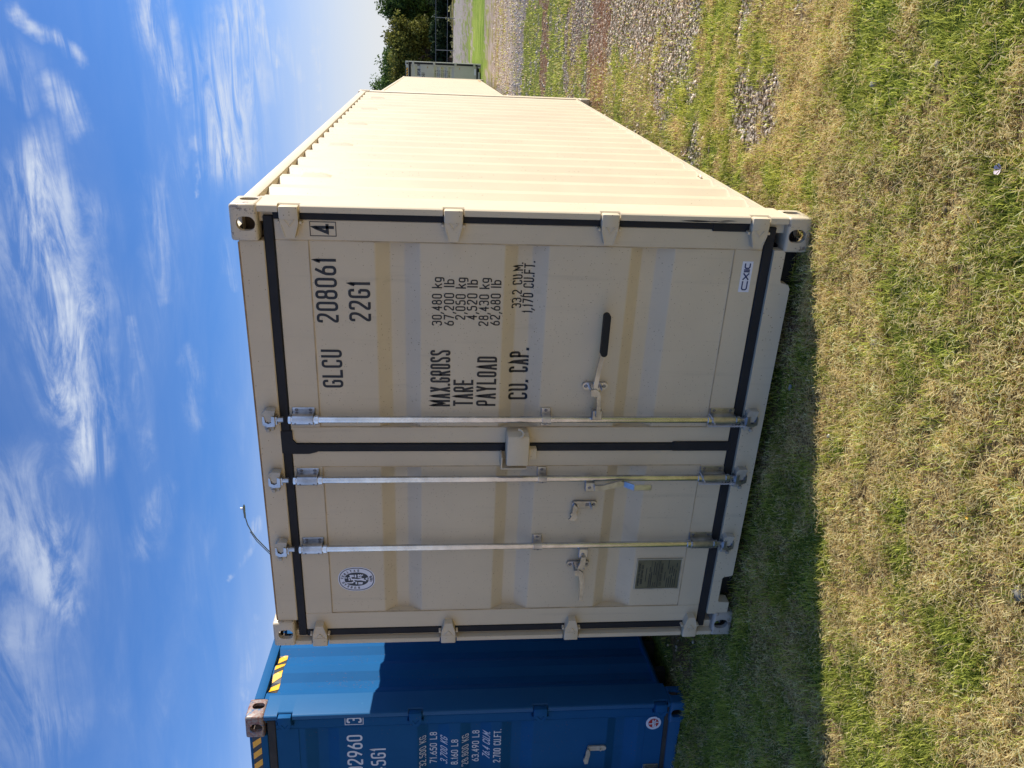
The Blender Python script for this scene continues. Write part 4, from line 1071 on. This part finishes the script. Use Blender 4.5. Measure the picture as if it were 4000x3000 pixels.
tree('shrub', 'small bright green bushy tree peeping over the second container roof', -4.6, 84, 5.7, 4.0, 15, (.05, .085, .015), (.12, .16, .03), 7000, .13, 0, .18, .1, cat='bush')
tree('green_tree', 'green tree hidden low behind the containers left of the tall one', -12.5, 118, 10.6, 11, 16, GRN0, GRN1, 9000, .2, 0, .4, .1)
for i, (x, y, hh, ww) in enumerate(((-3.5, 135, 7.0, 13), (4, 138, 7.4, 13), (11.5, 136, 7.0, 13))):
    tree('dark_tree', ('low dark tree in the shade behind the fence, next to the big trunk', 'low dark tree in the shade behind the middle of the fence', 'low dark tree behind the right end of the fence')[i], x, y, hh, ww, 30 + i, (.012, .028, .014), (.035, .06, .022), 12000, .28, 0, .4, .0)

for i, (x, y) in enumerate(((1.2, 101), (6.4, 103), (11.6, 102))):
    tree('hedge_bush', ('low dark bush right beside the big trunk under the fence rail', 'low dark bush behind the second bay of the fence', 'low dark bush behind the far right bay of the fence')[i], x, y, 2.9, 6.5, 60 + i, (.012, .028, .014), (.04, .06, .022), 5000, .2, 0, .1, .0, cat='bush')
# pipe fence
fn = empty('pipe_fence', (0, 88, float(gz(0, 88)))); tag(fn, 'grey pipe rail fence across the field in front of the trees', 'fence')
for x in (-6, -2.9, .25, 3.4, 6.5, 9.6, 12.7):
    q = MB(); q.tube([(x, 0, -.1), (x, 0, 2.0)], .032, 8); q.build('post', M['fence'], fn)
for z in (2.0, .78):
    q = MB(); q.tube([(-6, 0, z), (12.7, 0, z)], .028, 8); q.build('rail', M['fence'], fn)
# overhead wire entering the tree
q = MB(); q.tube([(5.6 + .9 * t, 117 - 40 * t, 9.0 + t * 1.1 + .35 * t * t) for t in np.linspace(0, 1, 12)], .02, 5)
tag(q.build('overhead_wire', M['charcoal']), 'thin dark overhead wire running into the corner tree', 'wire')

# ------------------------------------------------------------------ grass blades
def blades(rng, x, y, ln, wd, lean, az, c, z):
    n = len(x); curl = rng.normal(0, .5, n)
    dx, dy = np.cos(az), np.sin(az); px, py = -dy, dx
    up = np.cos(lean); out = np.sin(lean)
    up2 = np.cos(lean + .45); out2 = np.sin(lean + .45)
    b0 = np.stack([x, y, z], 1); w = np.stack([px, py, np.zeros(n)], 1) * (wd / 2)[:, None]
    mid = b0 + np.stack([dx * out, dy * out, up], 1) * (ln * .55)[:, None]
    d2x, d2y = np.cos(az + curl), np.sin(az + curl)
    tip = mid + np.stack([d2x * out2, d2y * out2, up2], 1) * (ln * .45)[:, None]
    v = np.stack([b0 - w, b0 + w, mid + w * .8, mid - w * .8, tip], 1).reshape(-1, 3)
    i = np.arange(n) * 5
    t = np.concatenate([np.stack([i, i + 1, i + 2], 1), np.stack([i, i + 2, i + 3], 1), np.stack([i + 3, i + 2, i + 4], 1)])
    cc = np.repeat(c[:, None, :], 5, 1)
    return v, t, cc.reshape(-1, 3)
rng = np.random.default_rng(3)
def scatter(n, x0, x1, y0, y1, thin=None):
    x = rng.uniform(x0, x1, n); y = rng.uniform(y0, y1, n)
    k = ~blocked(x, y); x, y = x[k], y[k]
    r = np.hypot(x - CAMPOS[0], y - CAMPOS[1])
    G, Dd, L = cover(x, y)
    keep = rng.random(len(x)) < (1 - .88 * sstep(G, .25, .85)) * (1 - .75 * Dd) * np.clip(2.9 / np.maximum(r, 2.9), 0, 1) ** (thin or .9)
    k2 = r > .9
    keep &= k2 & (rng.random(len(x)) < .35 + 1.1 * sstep(fbm(x + 3, y, 11, 3), .32, .62))
    return x[keep], y[keep], L[keep], r[keep], G[keep]
X, Y, L, Rr, Gv = [np.concatenate(a) for a in zip(
    scatter(520000, -1.6, 4.6, -2.5, .6), scatter(130000, 2.1, 4.6, .6, 3.2), scatter(110000, 2.1, 5.0, 3.2, 9), scatter(60000, 1.2, 6.5, 9, 20, .6), scatter(16000, -.95, .1, .5, 5), scatter(36000, -3.6, -.8, -2.0, .8))]
n = len(X)
fn_ = fbm(X, Y, 14, 3); dryp = np.clip(.74 - .60 * L + .9 * (fn_ - .5), .06, .92)
dry = rng.random(n) < dryp
ln = np.where(dry, rng.uniform(.022, .058, n), rng.uniform(.024, .066, n)) * (.34 + .85 * fbm(X, Y, 6, 3)) 
ln *= np.where(Y > 8, 1.5, 1.0)
wd = np.where(dry, rng.uniform(.0020, .0042, n), rng.uniform(.0024, .0044, n)) * np.clip(Rr / 4.0, 1, 4)
flat = dry & (rng.random(n) < .35)
lean = np.where(flat, rng.uniform(1.15, 1.6, n), np.where(dry, rng.uniform(.2, 1.1, n), np.abs(rng.normal(.42, .40, n))))
az = rng.uniform(0, 2 * math.pi, n)
g0, g1 = np.array((.11, .16, .02)), np.array((.66, .66, .13))
d0, d1 = np.array((.55, .37, .12)), np.array((1.0, .86, .44))
u = rng.random(n)[:, None] ** .75; tone = (.6 + .8 * fbm(X, Y, 7, 3))[:, None]
cl_ = (.72 + .66 * fbm(X + 9, Y, 9, 3))[:, None]
c = np.where(dry[:, None], np.minimum((d0 * (1 - u) + d1 * u) * cl_, 1.0), (g0 * (1 - u) + g1 * u) * tone)
z = gz(X, Y) + np.where(flat, rng.uniform(.006, .034, n), 0)
v, t, cc = blades(rng, X, Y, ln, wd, lean, az, c, z)
tag(npmesh('grass', v, t, M['blade'], cc), 'short half-dry turf of green and straw coloured blades', 'grass', kind='stuff')
# a few long straws lying on top
m_ = 900; X = rng.uniform(-1.2, 4.4, m_); Y = rng.uniform(-2.3, .4, m_); k = ~blocked(X, Y, .05); X, Y = X[k], Y[k]; m_ = len(X)
v, t, cc = blades(rng, X, Y, rng.uniform(.06, .13, m_), rng.uniform(.002, .0035, m_), rng.uniform(1.15, 1.5, m_), rng.uniform(0, 6.28, m_), np.array((.62, .48, .28)) * rng.uniform(.8, 1.15, (m_, 1)), gz(X, Y) + .02)
tag(npmesh('straw', v, t, M['blade'], cc), 'long dry straws lying on the turf', 'straw', kind='stuff')

# ------------------------------------------------------------------ gravel
bm = bmesh.new(); bmesh.ops.create_icosphere(bm, subdivisions=1, radius=1); bm.verts.ensure_lookup_table()
IV = np.array([v.co[:] for v in bm.verts]); IF = np.array([[v.index for v in f.verts] for f in bm.faces]); bm.free()
def rocks(name, x, y, s, colr, mt=None, sink=.25, big=False):
    n = len(x); nv = len(IV)
    sc = np.stack([rng.uniform(.7, 1.35, n), rng.uniform(.55, 1.1, n), rng.uniform(.4, .8, n)], 1) * s[:, None]
    V = IV[None] * (1 + .38 * (rng.random((n, nv, 1)) - .5)) * sc[:, None, :]
    a = rng.uniform(0, 6.28, n); ca, sa = np.cos(a)[:, None], np.sin(a)[:, None]
    tl = rng.normal(0, .25, n)[:, None]
    x_, y_, z_ = V[:, :, 0], V[:, :, 1], V[:, :, 2]; z_ = z_ + x_ * tl
    V = np.stack([x_ * ca - y_ * sa + x[:, None], x_ * sa + y_ * ca + y[:, None], z_ + (gz(x, y) + sc[:, 2] * (1 - 2 * sink))[:, None]], 2)
    T = (IF[None] + (np.arange(n) * nv)[:, None, None]).reshape(-1, 3)
    return npmesh(name, V.reshape(-1, 3), T, mt or M['stone'], np.repeat(colr, nv, 0))
def scat_r(n, x0, x1, y0, y1, pw=1.0):
    x = rng.uniform(x0, x1, n); y = rng.uniform(y0, y1, n); k = ~blocked(x, y, .03); x, y = x[k], y[k]
    G, Dd, L = cover(x, y); k = rng.random(len(x)) < np.clip(G + .02, 0, 1); return x[k], y[k], Dd[k]
a = [scat_r(9000, 2.2, 4.4, .3, 3.3), scat_r(16000, 2.3, 5.0, 3.3, 9), scat_r(13000, 1.6, 6.5, 9, 22), scat_r(2500, -1, .1, .5, 5), scat_r(1800, 2.2, 4.4, -2.2, .3)]
X, Y, Dd = [np.concatenate(q_) for q_ in zip(*a)]; n = len(X)
s = .85 * (.0035 + .0135 * rng.random(n) ** 2.6) * np.where(Y > 9, 1.7, 1.0) * np.where(Y > 3.3, 1.15, 1)
pal = np.array([(.46, .42, .36), (.38, .36, .33), (.50, .43, .34), (.30, .25, .20), (.54, .50, .44), (.36, .26, .19)])
colr = 1.5 * pal[rng.integers(0, 6, n)] * rng.uniform(.75, 1.2, (n, 1)); colr = colr * np.array((1.06, 1.0, .92)); colr = colr * (1 - .45 * Dd[:, None]) + np.array((.28, .14, .08)) * .45 * Dd[:, None]
tag(rocks('gravel', X, Y, s, colr), 'scattered pale grey crushed stone gravel', 'gravel', kind='stuff')

# single stones one can point at
for x, y, s, c, lab in ((2.11, -.71, .026, (.34, .29, .24), 'grey flat stone alone in the sunlit lawn in front of the right door'),
                        (1.64, -.10, .017, (.45, .45, .50), 'pale stone in the shadow just under the door sill'),
                        (1.61, -.54, .015, (.60, .54, .44), 'small white stone right on the shadow edge'),
                        (3.12, -.66, .022, (.36, .31, .26), 'light grey pebble among dry grass at the upper right of the lawn'),
                        (1.72, -1.71, .026, (.27, .25, .20), 'greenish grey stone sunk in grass near the bottom right'),
                        (3.03, -.28, .020, (.30, .28, .26), 'pebble near the gravel patch beside the side wall')):
    o_ = rocks('stone', np.array([x]), np.array([y]), np.array([s]), np.array([c]), sink=.12)
    cx_ = Vector((x, y, float(gz(x, y)) + .0)); me = o_.data
    for v_ in me.vertices: v_.co -= cx_
    o_.location = cx_; tag(o_, lab, 'stone')
# fallen petals of bindweed
for x, y, r_, mt, lab in ((2.85, -1.16, .016, M['petalm'], 'pale pink-white bindweed flower lying open in the grass'), (1.83, -1.48, .006, M['yellow'], 'small orange-yellow flower in the grass at lower right'), (2.69, -1.14, .005, M['yellow'], 'tiny orange flower beside the white bindweed flower')):
    fl = empty('flower', (x, y, float(gz(x, y)) + .045)); tag(fl, lab, 'flower')
    for k in range(5):
        q = MB(); a0 = k * 1.2566
        P_ = [(0, 0, -.004)] + [(r_ * rr_ * math.cos(a0 + da), r_ * rr_ * math.sin(a0 + da), r_ * hh_) for rr_, da, hh_ in ((.6, -.4, .12), (1, -.5, .4), (1.1, 0, .45), (1, .5, .4), (.6, .4, .12))]
        q.add(P_, [(0, 1, 2, 3), (0, 3, 4, 5)]); q.build('petal', mt, fl, flip=False)
    q = MB(); q.tube([(0, 0, -.045), (.004, 0, 0)], .0012, 5); q.build('stem', M['leafstem'] if 'leafstem' in M else M['bark'], fl)
GRP = {'shipping_container': 'shipping containers standing in the yard', 'stone': 'single stones lying in the lawn', 'flower': 'small flowers in the lawn',
       'green_tree': 'trees beyond the fence', 'oak_tree': 'trees beyond the fence', 'dark_tree': 'low dark trees behind the fence', 'hedge_bush': 'low bushes along the fence'}
for o_ in bpy.data.objects:
    if o_.parent is None and o_.name.split('.')[0] in GRP: o_['group'] = GRP[o_.name.split('.')[0]]
SMALL = {'lettering', 'sticker_print', 'sticker_emblem', 'plate_print', 'tape_stripe', 'weld_bead', 'rivet', 'cross_member', 'fork_pocket', 'plate_rim', 'rust_mark', 'stain', 'sealant_bead', 'tie_cord', 'cam_keeper', 'rod_cam', 'scuff', 'lock_box_bracket', 'seal_joint'}
for o_ in bpy.data.objects:
    if o_.type == 'MESH' and o_.parent and o_.name.split('.')[0] in SMALL: o_['kind'] = 'stuff'
print('objects', len(bpy.data.objects), 'tris', sum(len(o.data.polygons) for o in bpy.data.objects if o.type == 'MESH'))
